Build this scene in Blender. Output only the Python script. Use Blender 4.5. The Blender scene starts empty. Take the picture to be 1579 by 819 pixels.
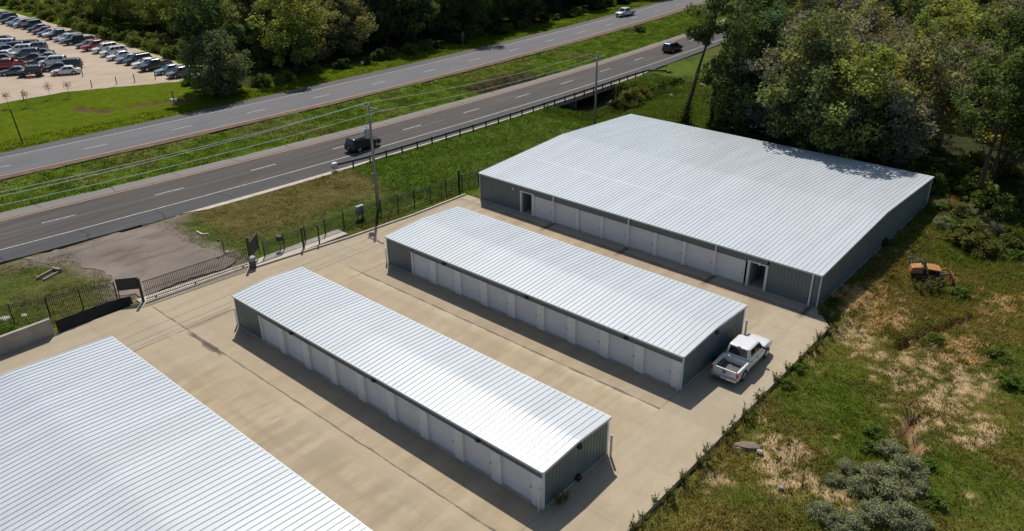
import bpy, bmesh, math, random
import numpy as np
from mathutils import Vector, Matrix, Euler
R = math.radians
scene = bpy.context.scene
COL = scene.collection

# ---------------------------------------------------------------- camera
CAMZ = 31.58
F_PX, PITCH, ROLL, YAW = 1224.364, 0.463579, -0.011777, -0.723571
_c, _s = math.cos(YAW), math.sin(YAW)
FWD = Vector((_s*math.cos(PITCH), _c*math.cos(PITCH), -math.sin(PITCH)))
_r = Vector((_c, -_s, 0)); _u = _r.cross(FWD)
RT = _r*math.cos(ROLL) + _u*math.sin(ROLL)
UP = _u*math.cos(ROLL) - _r*math.sin(ROLL)
cam_d = bpy.data.cameras.new("camera"); cam = bpy.data.objects.new("camera", cam_d); COL.objects.link(cam)
cam.matrix_world = Matrix(((RT.x, UP.x, -FWD.x, 0), (RT.y, UP.y, -FWD.y, 0), (RT.z, UP.z, -FWD.z, CAMZ), (0, 0, 0, 1)))
cam_d.sensor_width = 36.0; cam_d.lens = F_PX/1579*36.0
cam_d.clip_start = 0.5; cam_d.clip_end = 4000
scene.camera = cam

def G(u, v, z=0.0):
    """a point of the real place, surveyed from the photograph (height z)"""
    d = FWD*F_PX + RT*(u-789.5) - UP*(v-409.5)
    t = (z-CAMZ)/d.z
    return d.x*t, d.y*t

# ---------------------------------------------------------------- sky, sun, exposure
SUN_TRAVEL = Vector((0.5582, -0.5127, -1.0)).normalized()
SUN_EL = math.asin(-SUN_TRAVEL.z)
SUN_AZ = math.atan2(-SUN_TRAVEL.x, -SUN_TRAVEL.y)          # clockwise from +Y
world = bpy.data.worlds.new("World"); scene.world = world; world.use_nodes = True
wn = world.node_tree.nodes; wl = world.node_tree.links
sky = wn.new('ShaderNodeTexSky'); sky.sky_type = 'NISHITA'; sky.sun_disc = False
sky.sun_elevation = SUN_EL; sky.sun_rotation = SUN_AZ
sky.air_density = 1.0; sky.dust_density = 1.2; sky.ozone_density = 1.0
wl.new(sky.outputs[0], wn['Background'].inputs[0]); wn['Background'].inputs[1].default_value = 0.085
sun_d = bpy.data.lights.new("sun", 'SUN'); sun_d.energy = 4.2; sun_d.angle = R(0.5); sun_d.color = (1.0, 0.955, 0.88)
sun = bpy.data.objects.new("sun", sun_d); COL.objects.link(sun)
sun.rotation_euler = SUN_TRAVEL.to_track_quat('-Z', 'Y').to_euler(); sun.location = (-60, 60, 120)
vs = scene.view_settings
vs.view_transform = 'Standard'; vs.look = 'None'; vs.gamma = 1.0; vs.use_curve_mapping = False; vs.exposure = 0.0
scene.display_settings.display_device = 'sRGB'

# ---------------------------------------------------------------- helpers
def tag(o, label=None, cat=None, group=None, kind=None):
    if label: o['label'] = label
    if cat: o['category'] = cat
    if group: o['group'] = group
    if kind: o['kind'] = kind
    return o
def thing(name, label, cat, loc=(0, 0, 0), rz=0.0, group=None):
    o = bpy.data.objects.new(name, None); COL.objects.link(o)
    o.empty_display_size = 0.3
    o.location = loc; o.rotation_euler = (0, 0, rz)
    return tag(o, label, cat, group)
def origin(o):
    v = Vector((0, 0, 0))
    while o is not None:
        v += o.location; o = o.parent
    return v
class MB:
    def __init__(s): s.v = []; s.f = []; s.m = []
    def add(s, vs, fs, mi=0):
        b = len(s.v); s.v += [tuple(p) for p in vs]
        for f in fs: s.f.append(tuple(b+i for i in f)); s.m.append(mi)
        return s
    def box(s, x0, x1, y0, y1, z0, z1, mi=0):
        return s.add([(x0,y0,z0),(x1,y0,z0),(x1,y1,z0),(x0,y1,z0),(x0,y0,z1),(x1,y0,z1),(x1,y1,z1),(x0,y1,z1)],
                     [(3,2,1,0),(4,5,6,7),(0,1,5,4),(1,2,6,5),(2,3,7,6),(3,0,4,7)], mi)
    def obox(s, a, b, w, z0, z1, mi=0):
        """box standing on the line a-b (2d), w wide"""
        a = Vector(a[:2]); b = Vector(b[:2]); d = (b-a).normalized(); n = Vector((-d.y, d.x))*w/2
        p = [a-n, b-n, b+n, a+n]
        return s.add([(q.x,q.y,z0) for q in p]+[(q.x,q.y,z1) for q in p],
                     [(3,2,1,0),(4,5,6,7),(0,1,5,4),(1,2,6,5),(2,3,7,6),(3,0,4,7)], mi)
    def bar(s, a, b, w, h=None, mi=0):
        a = Vector(a); b = Vector(b); h = h or w
        d = (b-a).normalized(); t = Vector((0,0,1)) if abs(d.z) < .95 else Vector((1,0,0))
        x = d.cross(t).normalized()*w/2; y = x.cross(d).normalized()*h/2
        p = [a-x-y, a+x-y, a+x+y, a-x+y, b-x-y, b+x-y, b+x+y, b-x+y]
        return s.add(p, [(3,2,1,0),(4,5,6,7),(0,1,5,4),(1,2,6,5),(2,3,7,6),(3,0,4,7)], mi)
    def tube(s, path, rad, n=8, mi=0, cap=True):
        P = [Vector(p) for p in path]; k = len(P)
        if not hasattr(rad, '__len__'): rad = [rad]*k
        b = len(s.v); prev = None
        for i in range(k):
            d = (P[min(i+1,k-1)]-P[max(i-1,0)]).normalized()
            if prev is None:
                t = Vector((0,0,1)) if abs(d.z) < .9 else Vector((1,0,0))
                x = d.cross(t).normalized()
            else: x = (prev - d*prev.dot(d)).normalized()
            prev = x; y = d.cross(x)
            for j in range(n):
                a = 2*math.pi*j/n
                s.v.append(tuple(P[i] + x*(rad[i]*math.cos(a)) + y*(rad[i]*math.sin(a))))
        for i in range(k-1):
            for j in range(n):
                j2 = (j+1) % n
                s.f.append((b+i*n+j, b+i*n+j2, b+(i+1)*n+j2, b+(i+1)*n+j)); s.m.append(mi)
        if cap:
            s.f.append(tuple(b+j for j in range(n-1,-1,-1))); s.m.append(mi)
            s.f.append(tuple(b+(k-1)*n+j for j in range(n))); s.m.append(mi)
        return s
    def cyl(s, c, r, h, n=16, axis='z', mi=0, r2=None):
        c = Vector(c); d = {'x': Vector((1,0,0)), 'y': Vector((0,1,0)), 'z': Vector((0,0,1))}[axis]
        return s.tube([c, c+d*h], [r, r2 if r2 is not None else r], n, mi)
    def build(s, name, mats, parent=None, smooth=False, local=False, bevel=0):
        me = bpy.data.meshes.new(name)
        off = Vector((0,0,0)) if (parent is None or local) else origin(parent)
        me.from_pydata([(p[0]-off.x, p[1]-off.y, p[2]-off.z) for p in s.v], [], s.f)
        if not isinstance(mats, (list, tuple)): mats = [mats]
        for m in mats: me.materials.append(m)
        if len(mats) > 1: me.polygons.foreach_set('material_index', s.m)
        if smooth: me.polygons.foreach_set('use_smooth', [True]*len(me.polygons))
        me.update()
        if bevel:
            bm = bmesh.new(); bm.from_mesh(me)
            bmesh.ops.remove_doubles(bm, verts=bm.verts, dist=1e-4)
            bmesh.ops.bevel(bm, geom=[e for e in bm.edges if e.is_manifold and e.calc_face_angle(0) > .5], offset=bevel, segments=2, affect='EDGES', profile=.6)
            bm.to_mesh(me); bm.free()
        o = bpy.data.objects.new(name, me); COL.objects.link(o)
        if parent is not None: o.parent = parent
        return o
def np_mesh(name, verts, faces, mat, cols=None, parent=None, smooth=False):
    """verts (N,3), faces (M,k) all the same k, cols (N,3)"""
    me = bpy.data.meshes.new(name); n = len(verts); m, k = faces.shape
    me.vertices.add(n); me.vertices.foreach_set('co', np.ascontiguousarray(verts, np.float32).ravel())
    me.loops.add(m*k); me.loops.foreach_set('vertex_index', np.ascontiguousarray(faces, np.int32).ravel())
    me.polygons.add(m); me.polygons.foreach_set('loop_start', np.arange(0, m*k, k, dtype=np.int32))
    if smooth: me.polygons.foreach_set('use_smooth', np.ones(m, bool))
    me.update(calc_edges=True)
    if cols is not None:
        a = me.color_attributes.new('Col', 'FLOAT_COLOR', 'POINT')
        c = np.ones((n, 4), np.float32); c[:, :3] = cols; a.data.foreach_set('color', c.ravel())
    me.materials.append(mat)
    o = bpy.data.objects.new(name, me); COL.objects.link(o)
    if parent is not None: o.parent = parent
    return o

# numpy value noise
_rs = np.random.RandomState(5); _lat = _rs.rand(256, 256)
def vnoise(x, y):
    x = np.asarray(x, float); y = np.asarray(y, float)
    xi = np.floor(x).astype(int); yi = np.floor(y).astype(int); fx = x-xi; fy = y-yi
    fx = fx*fx*(3-2*fx); fy = fy*fy*(3-2*fy)
    a = _lat[xi % 256, yi % 256]; b = _lat[(xi+1) % 256, yi % 256]; c = _lat[xi % 256, (yi+1) % 256]; d = _lat[(xi+1) % 256, (yi+1) % 256]
    return (a*(1-fx)+b*fx)*(1-fy)+(c*(1-fx)+d*fx)*fy
def fbm(x, y, sc, o=4, off=0.0):
    t = 0; amp = .5; x = np.asarray(x, float)/sc+off; y = np.asarray(y, float)/sc+off*1.7
    for _ in range(o): t = t+amp*vnoise(x, y); x = x*2.03+17.1; y = y*2.03+9.3; amp *= .5
    return t/(1-.5**o)
def sstep(a, b, x): t = np.clip((x-a)/(b-a), 0, 1); return t*t*(3-2*t)

# ---------------------------------------------------------------- materials
def newmat(name):
    m = bpy.data.materials.new(name); m.use_nodes = True
    return m, m.node_tree.nodes, m.node_tree.links, m.node_tree.nodes['Principled BSDF']
def plain(name, col, rough=.6, metal=0.0, noise=0.0, scale=3.0, spec=.5, coat=0.0, bump=0.0):
    m, n, l, b = newmat(name)
    b.inputs['Base Color'].default_value = (*col, 1); b.inputs['Roughness'].default_value = rough
    b.inputs['Metallic'].default_value = metal; b.inputs['Specular IOR Level'].default_value = spec
    if coat: b.inputs['Coat Weight'].default_value = coat; b.inputs['Coat Roughness'].default_value = .08
    if noise or bump:
        tc = n.new('ShaderNodeTexCoord'); t = n.new('ShaderNodeTexNoise'); t.inputs['Scale'].default_value = scale
        t.inputs['Detail'].default_value = 6; l.new(tc.outputs['Object'], t.inputs['Vector'])
        if noise:
            mp = n.new('ShaderNodeMapRange'); mp.inputs[1].default_value = .3; mp.inputs[2].default_value = .7
            mp.inputs[3].default_value = 1-noise; mp.inputs[4].default_value = 1+noise; l.new(t.outputs[0], mp.inputs[0])
            mx = n.new('ShaderNodeVectorMath'); mx.operation = 'SCALE'; mx.inputs[0].default_value = col
            l.new(mp.outputs[0], mx.inputs['Scale']); l.new(mx.outputs[0], b.inputs['Base Color'])
        if bump:
            bp = n.new('ShaderNodeBump'); bp.inputs['Strength'].default_value = bump; bp.inputs['Distance'].default_value = .05
            l.new(t.outputs[0], bp.inputs['Height']); l.new(bp.outputs[0], b.inputs['Normal'])
    return m
class NT:
    """small helper to write shader maths"""
    def __init__(s, m): s.n = m.node_tree.nodes; s.l = m.node_tree.links
    def put(s, sock, v):
        if hasattr(v, 'is_output'): s.l.new(v, sock)
        else: sock.default_value = v
    def math(s, op, a, b=0.0, c=None, clamp=False):
        k = s.n.new('ShaderNodeMath'); k.operation = op; k.use_clamp = clamp
        s.put(k.inputs[0], a); s.put(k.inputs[1], b)
        if c is not None: s.put(k.inputs[2], c)
        return k.outputs[0]
    def noise(s, vec, scale, detail=5, rough=.55):
        k = s.n.new('ShaderNodeTexNoise'); s.l.new(vec, k.inputs['Vector']); k.inputs['Scale'].default_value = scale
        k.inputs['Detail'].default_value = detail; k.inputs['Roughness'].default_value = rough; return k.outputs[0]
    def rng(s, v, a, b, c=0.0, d=1.0, smooth=False):
        k = s.n.new('ShaderNodeMapRange'); k.clamp = True
        if smooth: k.interpolation_type = 'SMOOTHSTEP'
        s.put(k.inputs[0], v)
        for i, q in enumerate((a, b, c, d)): k.inputs[i+1].default_value = q
        return k.outputs[0]
    def mix(s, f, a, b, blend='MIX'):
        k = s.n.new('ShaderNodeMix'); k.data_type = 'RGBA'; k.blend_type = blend
        s.put(k.inputs[0], f)
        for i, q in ((6, a), (7, b)):
            if hasattr(q, 'is_output'): s.l.new(q, k.inputs[i])
            else: k.inputs[i].default_value = (*q, 1)
        return k.outputs[2]
    def xyz(s, vec):
        k = s.n.new('ShaderNodeSeparateXYZ'); s.l.new(vec, k.inputs[0]); return k.outputs
    def pos(s):
        return s.n.new('ShaderNodeNewGeometry').outputs['Position']
    def scale(s, vec, v):
        k = s.n.new('ShaderNodeVectorMath'); k.operation = 'MULTIPLY'; s.l.new(vec, k.inputs[0]); k.inputs[1].default_value = v; return k.outputs[0]
    def bump(s, h, strength, dist):
        k = s.n.new('ShaderNodeBump'); s.l.new(h, k.inputs['Height']); k.inputs['Strength'].default_value = strength
        k.inputs['Distance'].default_value = dist; return k.outputs[0]

def m_leaf(name, trans=.38, rough=.7):
    m, n, l, b = newmat(name)
    at = n.new('ShaderNodeAttribute'); at.attribute_name = 'Col'
    l.new(at.outputs['Color'], b.inputs['Base Color']); b.inputs['Roughness'].default_value = rough
    b.inputs['Specular IOR Level'].default_value = .12
    tr = n.new('ShaderNodeBsdfTranslucent'); mx = n.new('ShaderNodeMixShader'); mx.inputs[0].default_value = trans
    hs = n.new('ShaderNodeVectorMath'); hs.operation = 'MULTIPLY'; hs.inputs[1].default_value = (1.25, 1.15, .5)
    l.new(at.outputs['Color'], hs.inputs[0]); l.new(hs.outputs[0], tr.inputs[0])
    l.new(b.outputs[0], mx.inputs[1]); l.new(tr.outputs[0], mx.inputs[2])
    l.new(mx.outputs[0], n['Material Output'].inputs[0])
    return m
M = {}
M['leaf'] = m_leaf('leaf'); M['grass'] = m_leaf('grass_blade', .4, .85)
M['bark'] = plain('bark', (.075, .06, .045), .9, noise=.35, scale=2.5)
M['pale_bark'] = plain('pale_bark', (.17, .15, .125), .9, noise=.3, scale=2.5)
M['white_metal'] = plain('white_metal', (.70, .70, .69), .45, noise=.05, scale=2)
M['door'] = plain('door_white', (.74, .73, .725), .4, noise=.04, scale=1.5)
M['pillar'] = plain('pillar_white', (.76, .76, .76), .5, noise=.06, scale=2)
M['trim'] = plain('trim_grey', (.60, .61, .62), .4)
M['wall'] = plain('wall_slate', (.135, .168, .175), .42, noise=.06, scale=.8)
M['dark'] = plain('dark_fixture', (.012, .012, .013), .5)
M['black_metal'] = plain('black_metal', (.018, .018, .02), .45)
M['inside'] = plain('inside_panel', (.22, .23, .23), .7)
M['conc'] = plain('concrete_plain', (.47, .41, .33), .85, noise=.14, scale=1.2)
M['conc_grey'] = plain('concrete_grey', (.36, .33, .28), .85, noise=.16, scale=.9)
M['galv'] = plain('galvanised', (.34, .35, .36), .4, .6, noise=.1, scale=4)
M['rail_rust'] = plain('weathered_rail', (.16, .15, .14), .6, .3, noise=.2, scale=2)
M['wood_post'] = plain('wood_post', (.085, .065, .045), .9, noise=.25, scale=6)
M['pole_wood'] = plain('pole_wood', (.27, .245, .21), .9, noise=.22, scale=3)
M['wire'] = plain('wire', (.8, .8, .8), .5)
M['orange'] = plain('orange_plastic', (.75, .12, .02), .5)
M['tyre'] = plain('tyre', (.014, .014, .014), .8)
M['rim'] = plain('rim', (.42, .43, .44), .35, .7)
M['dark_rim'] = plain('dark_rim', (.06, .06, .065), .4, .6)
M['glass'] = plain('car_glass', (.010, .013, .015), .06, spec=.7)
M['red_lens'] = plain('red_lens', (.45, .02, .02), .2)
M['head_lens'] = plain('head_lens', (.6, .62, .64), .15)
M['chrome'] = plain('chrome', (.5, .5, .51), .25, .9)
M['plastic'] = plain('black_plastic', (.02, .02, .021), .55)
M['silt'] = plain('silt_fabric', (.012, .012, .013), .75, bump=.4, scale=5)
M['rock'] = plain('rock', (.20, .16, .12), .9, noise=.25, scale=3, bump=.6)
M['pale_rock'] = plain('pale_rock', (.42, .39, .33), .9, noise=.2, scale=5, bump=.5)
M['orange_wood'] = plain('cut_wood', (.42, .20, .075), .85, noise=.3, scale=4)
M['dark_wood'] = plain('charred_wood', (.05, .035, .025), .9, noise=.3, scale=3)
M['drain_conc'] = plain('drain_concrete', (.27, .225, .16), .9, noise=.25, scale=3)
M['cabinet'] = plain('cabinet_grey', (.27, .29, .29), .5)
M['sign_white'] = plain('sign_white', (.6, .6, .6), .4)

def m_roof():
    m, n, l, b = newmat('roof_metal'); t = NT(m); p = t.pos()
    big = t.noise(t.scale(p, (1, .12, 1)), .9, 4); fine = t.noise(p, 7, 4)
    v = t.math('MULTIPLY', t.rng(big, .3, .7, .93, 1.06), t.rng(fine, .3, .7, .97, 1.03))
    c = n.new('ShaderNodeVectorMath'); c.operation = 'SCALE'; c.inputs[0].default_value = (.535, .575, .60)
    l.new(v, c.inputs['Scale']); l.new(c.outputs[0], b.inputs['Base Color'])
    b.inputs['Metallic'].default_value = 0.0; b.inputs['Specular IOR Level'].default_value = .55
    b.inputs['Roughness'].default_value = .30
    # the pans' fine oil-canning runs along the seams
    w = t.noise(t.scale(p, (9, .5, 1)), 1.0, 3)
    l.new(t.bump(w, .18, .03), b.inputs['Normal'])
    return m
M['roof'] = m_roof()

def m_yard():
    m, n, l, b = newmat('yard_concrete'); t = NT(m); p = t.pos(); x, y, z = t.xyz(p)
    nb = t.noise(p, .11, 5); nl = t.noise(t.scale(p, (.25, 1.6, 1)), .55, 5, .6); nf = t.noise(p, 2.2, 6, .65); nx = t.noise(t.scale(p, (1.7, .3, 1)), .5, 4)
    nff = t.noise(p, 14, 3)
    base = t.mix(t.rng(nb, .35, .65), (.43, .345, .235), (.50, .42, .305))
    base = t.mix(t.rng(nl, .48, .72, 0, .7), base, (.315, .25, .17))
    base = t.mix(t.rng(nx, .50, .68, 0, .5), base, (.56, .485, .375))
    ny = t.noise(t.scale(p, (1.1, .22, 1)), .8, 5, .62); big = t.noise(p, .06, 3)
    base = t.mix(t.rng(ny, .45, .62, 0, .62), base, (.29, .235, .165))
    base = t.mix(t.rng(big, .42, .62, 0, .5), base, (.40, .345, .275))
    sl = t.math('MULTIPLY', t.rng(y, 22.85, 22.95), t.rng(y, 37.85, 37.75))
    base = t.mix(t.math('MULTIPLY', sl, .18), base, (.52, .42, .28))
    base = t.mix(t.math('MULTIPLY', t.rng(x, -20.7, -20.5), .35), base, (.50, .44, .35))
    base = t.mix(t.math('MULTIPLY', t.math('MULTIPLY', t.rng(y, 37.85, 37.9), t.rng(y, 40.5, 40.4)), .3), base, (.36, .30, .225))
    base = t.mix(t.math('MULTIPLY', t.rng(x, -53.7, -54.1), .35), base, (.42, .36, .285))
    base = t.mix(t.rng(nf, .35, .7, 0, .22), base, (.29, .235, .17))
    base = t.mix(t.rng(nff, .3, .7, 0, .12), base, (.22, .18, .14))
    lip = t.math('MULTIPLY', t.math('MULTIPLY', t.rng(y, 36.7, 37.7), t.rng(y, 37.85, 37.8)), t.math('MULTIPLY', t.rng(x, -53, -51), t.rng(x, -20.6, -21)))
    base = t.mix(t.math('MULTIPLY', lip, t.rng(nx, .35, .6, .15, .6)), base, (.60, .52, .40))
    lip = t.math('MULTIPLY', t.rng(y, 21.2, 22.8), t.rng(y, 22.95, 22.9))
    base = t.mix(t.math('MULTIPLY', lip, t.rng(ny, .35, .6, .0, .4)), base, (.56, .48, .37))
    base = t.mix(1.0, base, (.95, .92, .85), 'MULTIPLY')
    wob = t.math('MULTIPLY', t.math('SUBTRACT', t.noise(p, .8, 4), .5), .16)
    wid = t.rng(t.noise(p, .7, 3), .4, .66, .6, 2.3)
    def line(coord, c, w, other, lo, hi, strength, cur, col=(.085, .065, .05)):
        d = t.math('ABSOLUTE', t.math('SUBTRACT', t.math('ADD', coord, wob), c))
        k = t.math('SUBTRACT', 1.0, t.math('DIVIDE', d, t.math('MULTIPLY', wid, w)), clamp=True)
        k = t.math('POWER', k, .5)
        g = t.math('MULTIPLY', t.math('GREATER_THAN', other, lo), t.math('LESS_THAN', other, hi))
        return t.mix(t.math('MULTIPLY', t.math('MULTIPLY', k, g), strength), cur, col)
    for c, w, lo, hi, st in ((22.9, .055, -59.5, -16.3, .85), (37.8, .075, -52.8, -20.7, .9), (6.0, .03, -60, -16.3, .6), (34.9, .03, -59, -46.4, .35), (18.2, .03, -60, -50, .3),
                             (41.2, .03, -57, -20, .0), (55.9, .10, -56.6, -16.6, .6), (52.4, .035, -52, -17, .3), (27.5, .02, -20.5, -16.4, .3)):
        base = line(y, c, w, x, lo, hi, st, base)
    for c, w, lo, hi, st in ((-53.9, .05, 5, 34.9, .8), (-50.9, .05, 34.5, 41.5, .6), (-20.75, .03, 37.8, 40.4, .5), (-57.9, .035, 5, 40, .3), (-20.6, .03, 14, 25.8, .45),
                             (-46.3, .03, 22.9, 25.8, .0), (-37.5, .02, 17, 25, .2), (-28.9, .02, 31.9, 40, .18), (-37.5, .02, 31.9, 40, .2), (-44.6, .02, 31.9, 40, .2), (-53.0, .06, 55.9, 58, .7), (-18.6, .025, 41, 56, .25)):
        base = line(x, c, w, y, lo, hi, st, base)
    # the darker apron in front of the big building, and rusty seepage at its edge
    ap = t.math('MULTIPLY', t.rng(y, 55.95, 56.05), t.rng(x, -53.2, -53.1))
    base = t.mix(t.math('MULTIPLY', ap, .55), base, (.43, .37, .30))
    rs = t.math('SUBTRACT', 1.0, t.math('DIVIDE', t.math('ABSOLUTE', t.math('SUBTRACT', y, 55.5)), .45), clamp=True)
    base = t.mix(t.math('MULTIPLY', rs, t.rng(nf, .35, .65, .1, .6)), base, (.27, .15, .09))
    # downpipe run-off streaks across the apron
    for c in (-44.75, -35.99, -27.16, -18.7):
        k = t.math('SUBTRACT', 1.0, t.math('DIVIDE', t.math('ABSOLUTE', t.math('SUBTRACT', t.math('ADD', x, t.math('MULTIPLY', wob, 1.5)), c)), .38), clamp=True)
        g = t.math('MULTIPLY', t.rng(y, 54.6, 55.6), t.rng(y, 57.5, 57.1))
        base = t.mix(t.math('MULTIPLY', t.math('MULTIPLY', k, g), .9), base, (.06, .05, .04))
    # wet mud stain on the joint near the gate
    d = t.math('ABSOLUTE', t.math('SUBTRACT', t.math('ADD', y, t.math('MULTIPLY', wob, 1.2)), 22.75))
    k = t.math('SUBTRACT', 1.0, t.math('DIVIDE', d, t.rng(nx, .4, .6, .12, .38)), clamp=True)
    g = t.math('MULTIPLY', t.rng(x, -53.6, -52.6), t.rng(x, -48.3, -48.9))
    base = t.mix(t.math('MULTIPLY', t.math('POWER', k, .5), t.math('MULTIPLY', g, .95)), base, (.06, .045, .035))
    d = t.math('ABSOLUTE', t.math('SUBTRACT', t.math('ADD', x, wob), -53.9))
    k = t.math('SUBTRACT', 1.0, t.math('DIVIDE', d, .55), clamp=True)
    g = t.math('MULTIPLY', t.rng(y, 22.6, 23.2), t.rng(y, 27.4, 26.0))
    base = t.mix(t.math('MULTIPLY', k, t.math('MULTIPLY', g, .45)), base, (.10, .08, .065))
    l.new(base, b.inputs['Base Color']); b.inputs['Roughness'].default_value = .85; b.inputs['Specular IOR Level'].default_value = .3
    l.new(t.bump(nf, .25, .02), b.inputs['Normal'])
    return m
M['yard'] = m_yard()

def m_asphalt(name, c0, c1, along=0.0):
    m, n, l, b = newmat(name); t = NT(m); p = t.pos(); x, y, z = t.xyz(p)
    nb = t.noise(t.scale(p, (1.9, .03, 1)), .9, 5, .65); nf = t.noise(p, 3.5, 5, .7); ns = t.noise(p, .12, 4)
    base = t.mix(t.rng(nb, .35, .65), c0, c1)
    base = t.mix(t.rng(ns, .35, .7, 0, .35), base, tuple(q*.8 for q in c0))
    base = t.mix(t.rng(nf, .3, .75, 0, .3), base, tuple(q*.6 for q in c0))
    # cross cracks
    cx = t.math('ADD', t.math('MULTIPLY', y, 1/7.3), t.math('MULTIPLY', t.math('SUBTRACT', t.noise(p, .35, 4), .5), .35))
    fr = t.math('ABSOLUTE', t.math('SUBTRACT', t.math('FRACT', cx), .5))
    k = t.math('MULTIPLY', t.rng(fr, .0, .016, 1, 0), t.rng(t.noise(t.scale(p, (.3, .12, 1)), .8, 2), .36, .42))
    base = t.mix(t.math('MULTIPLY', k, along), base, (.025, .024, .023))
    l.new(base, b.inputs['Base Color']); b.inputs['Roughness'].default_value = .85; b.inputs['Specular IOR Level'].default_value = .25
    l.new(t.bump(nf, .2, .02), b.inputs['Normal'])
    return m
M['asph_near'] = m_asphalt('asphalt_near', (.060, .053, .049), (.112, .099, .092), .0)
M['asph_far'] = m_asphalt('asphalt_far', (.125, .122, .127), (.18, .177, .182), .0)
M['shoulder'] = m_asphalt('shoulder_dark', (.066, .065, .067), (.092, .09, .09), .9)
M['shoulder_pale'] = m_asphalt('shoulder_pale', (.20, .185, .165), (.245, .225, .20), .8)
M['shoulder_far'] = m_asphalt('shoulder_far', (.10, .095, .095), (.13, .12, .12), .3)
M['red_soil'] = plain('roadside_soil', (.13, .085, .06), .95, noise=.3, scale=.8)
M['paint_white'] = plain('paint_white', (.40, .40, .395), .6, noise=.4, scale=3)
M['paint_orange'] = plain('paint_orange', (.60, .24, .07), .6, noise=.2, scale=3)
def m_gravel(name, c0, c1, c2):
    m, n, l, b = newmat(name); t = NT(m); p = t.pos()
    nb = t.noise(p, .16, 5); nm = t.noise(t.scale(p, (1, .35, 1)), .7, 5, .6); nf = t.noise(p, 5, 4, .7)
    base = t.mix(t.rng(nb, .35, .65), c0, c1)
    base = t.mix(t.rng(nm, .5, .68, 0, .75), base, c2)
    base = t.mix(t.rng(nf, .35, .7, 0, .3), base, c2)
    l.new(base, b.inputs['Base Color']); b.inputs['Roughness'].default_value = .95; b.inputs['Specular IOR Level'].default_value = .2
    l.new(t.bump(nf, .5, .04), b.inputs['Normal'])
    return m
M['gravel'] = m_gravel('gravel_grey', (.175, .145, .12), (.26, .215, .18), (.105, .085, .07))
M['lot'] = m_gravel('lot_gravel', (.42, .33, .245), (.50, .41, .315), (.36, .28, .20))
def m_ground():
    m, n, l, b = newmat('ground_cover'); t = NT(m); p = t.pos()
    at = n.new('ShaderNodeAttribute'); at.attribute_name = 'Col'
    nf = t.noise(p, 2.6, 6, .7); nm = t.noise(p, .7, 5, .6)
    v = t.math('MULTIPLY', t.rng(nf, .3, .7, .62, 1.32), t.rng(nm, .3, .7, .78, 1.2))
    c = n.new('ShaderNodeVectorMath'); c.operation = 'SCALE'; l.new(at.outputs['Color'], c.inputs[0]); l.new(v, c.inputs['Scale'])
    l.new(c.outputs[0], b.inputs['Base Color']); b.inputs['Roughness'].default_value = 1.0; b.inputs['Specular IOR Level'].default_value = .03
    l.new(t.bump(nf, .8, .12), b.inputs['Normal'])
    return m
M['ground'] = m_ground()

# ---------------------------------------------------------------- road lines in plan: x as a function of y
def curve(c):
    def f(y):
        y = np.asarray(y, float); yc = np.clip(y, -5, 205)
        base = c[0]*yc*yc+c[1]*yc+c[2]; sl = 2*c[0]*yc+c[1]
        return base+sl*(y-yc)
    return f
NW = curve((-.00070, .1490, -83.45)); NO = curve((-.00080, .1722, -91.9)); ND = curve((-.00089, .17988, -88.415))
NI = curve((-.00083, .1830, -94.75)); NOUT = curve((-.00080, .1560, -80.45))
FO = curve((-.00068, .1370, -106.35)); FW = curve((-.00056, .1130, -113.2)); FD = curve((-.00060, .1230, -109.55))
FS = curve((-.00062, .1300, -104.95)); FOUT = curve((-.00048, .0980, -115.2))
YS = np.concatenate([np.arange(-60, 260, 4.0), np.arange(260, 900, 40.0)])

# ---------------------------------------------------------------- the ground, one sheet to the horizon
YARD = [(-16.3, -40), (-16.3, 55.0), (-17.3, 56.2), (-17.9, 57.15), (-56.9, 57.15), (-57.0, 49.6), (-57.7, 41.8), (-59.3, 32.3), (-59.9, 32.3), (-60.75, 22.6), (-61.0, 12), (-61.4, -40)]
DIRT = [(1325, 470, 2.6, 1.0), (1345, 495, 2.6, .9), (1305, 455, 1.6, .8), (1305, 520, 1.8, .7), (1395, 560, 2.2, .75), (1480, 530, 2.6, .8), (1540, 470, 2, .6), (1490, 580, 2.4, .9), (1480, 625, 2.2, .95),
        (1500, 655, 2.0, .9), (1380, 585, 1.6, .7), (1190, 690, 1.5, .6), (1200, 720, 1.3, .5), (1175, 645, 1.1, .6), (1215, 745, 1.3, .6), (1230, 690, 1.0, .4), (1405, 650, .8, 1.0), (1412, 680, .8, 1.2), (1290, 762, 1.0, .9),
        (1260, 560, 1.3, .5), (1360, 620, 1.4, .4), (1520, 775, 1.0, .7), (1560, 450, 2.0, .5), (1450, 420, 1.6, .7), (1395, 395, 1.2, .5), (1100, 735, 1.0, .6), (1270, 700, 1.3, .3), (1340, 540, 1.4, .5), (1430, 640, 1.2, .4), (1180, 600, 1.2, .3), (1375, 765, .8, .5)]
GREEN = [(1340, 660, 1.5, 1.0), (1350, 690, 1.6, 1.0), (1435, 700, 1.2, .9), (1445, 760, 1.6, 1.0), (1230, 800, 2.0, .6), (1445, 525, 1.4, 1.0), (1480, 450, 2.0, .9), (1540, 560, 2.2, .8), (1560, 590, 2.2, .7), (1250, 600, 3, .35),
         (1300, 620, 2.5, .4), (1510, 400, 3.0, .5), (1440, 410, 2, .4), (1270, 640, 2.4, .4), (1420, 590, 1.4, .6), (1500, 720, 3, .3), (1330, 600, 2, .4)]
DIRT = [(*G(u, v, -.45), r, w) for u, v, r, w in DIRT]; GREEN = [(*G(u, v, -.45), r, w) for u, v, r, w in GREEN]
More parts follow.
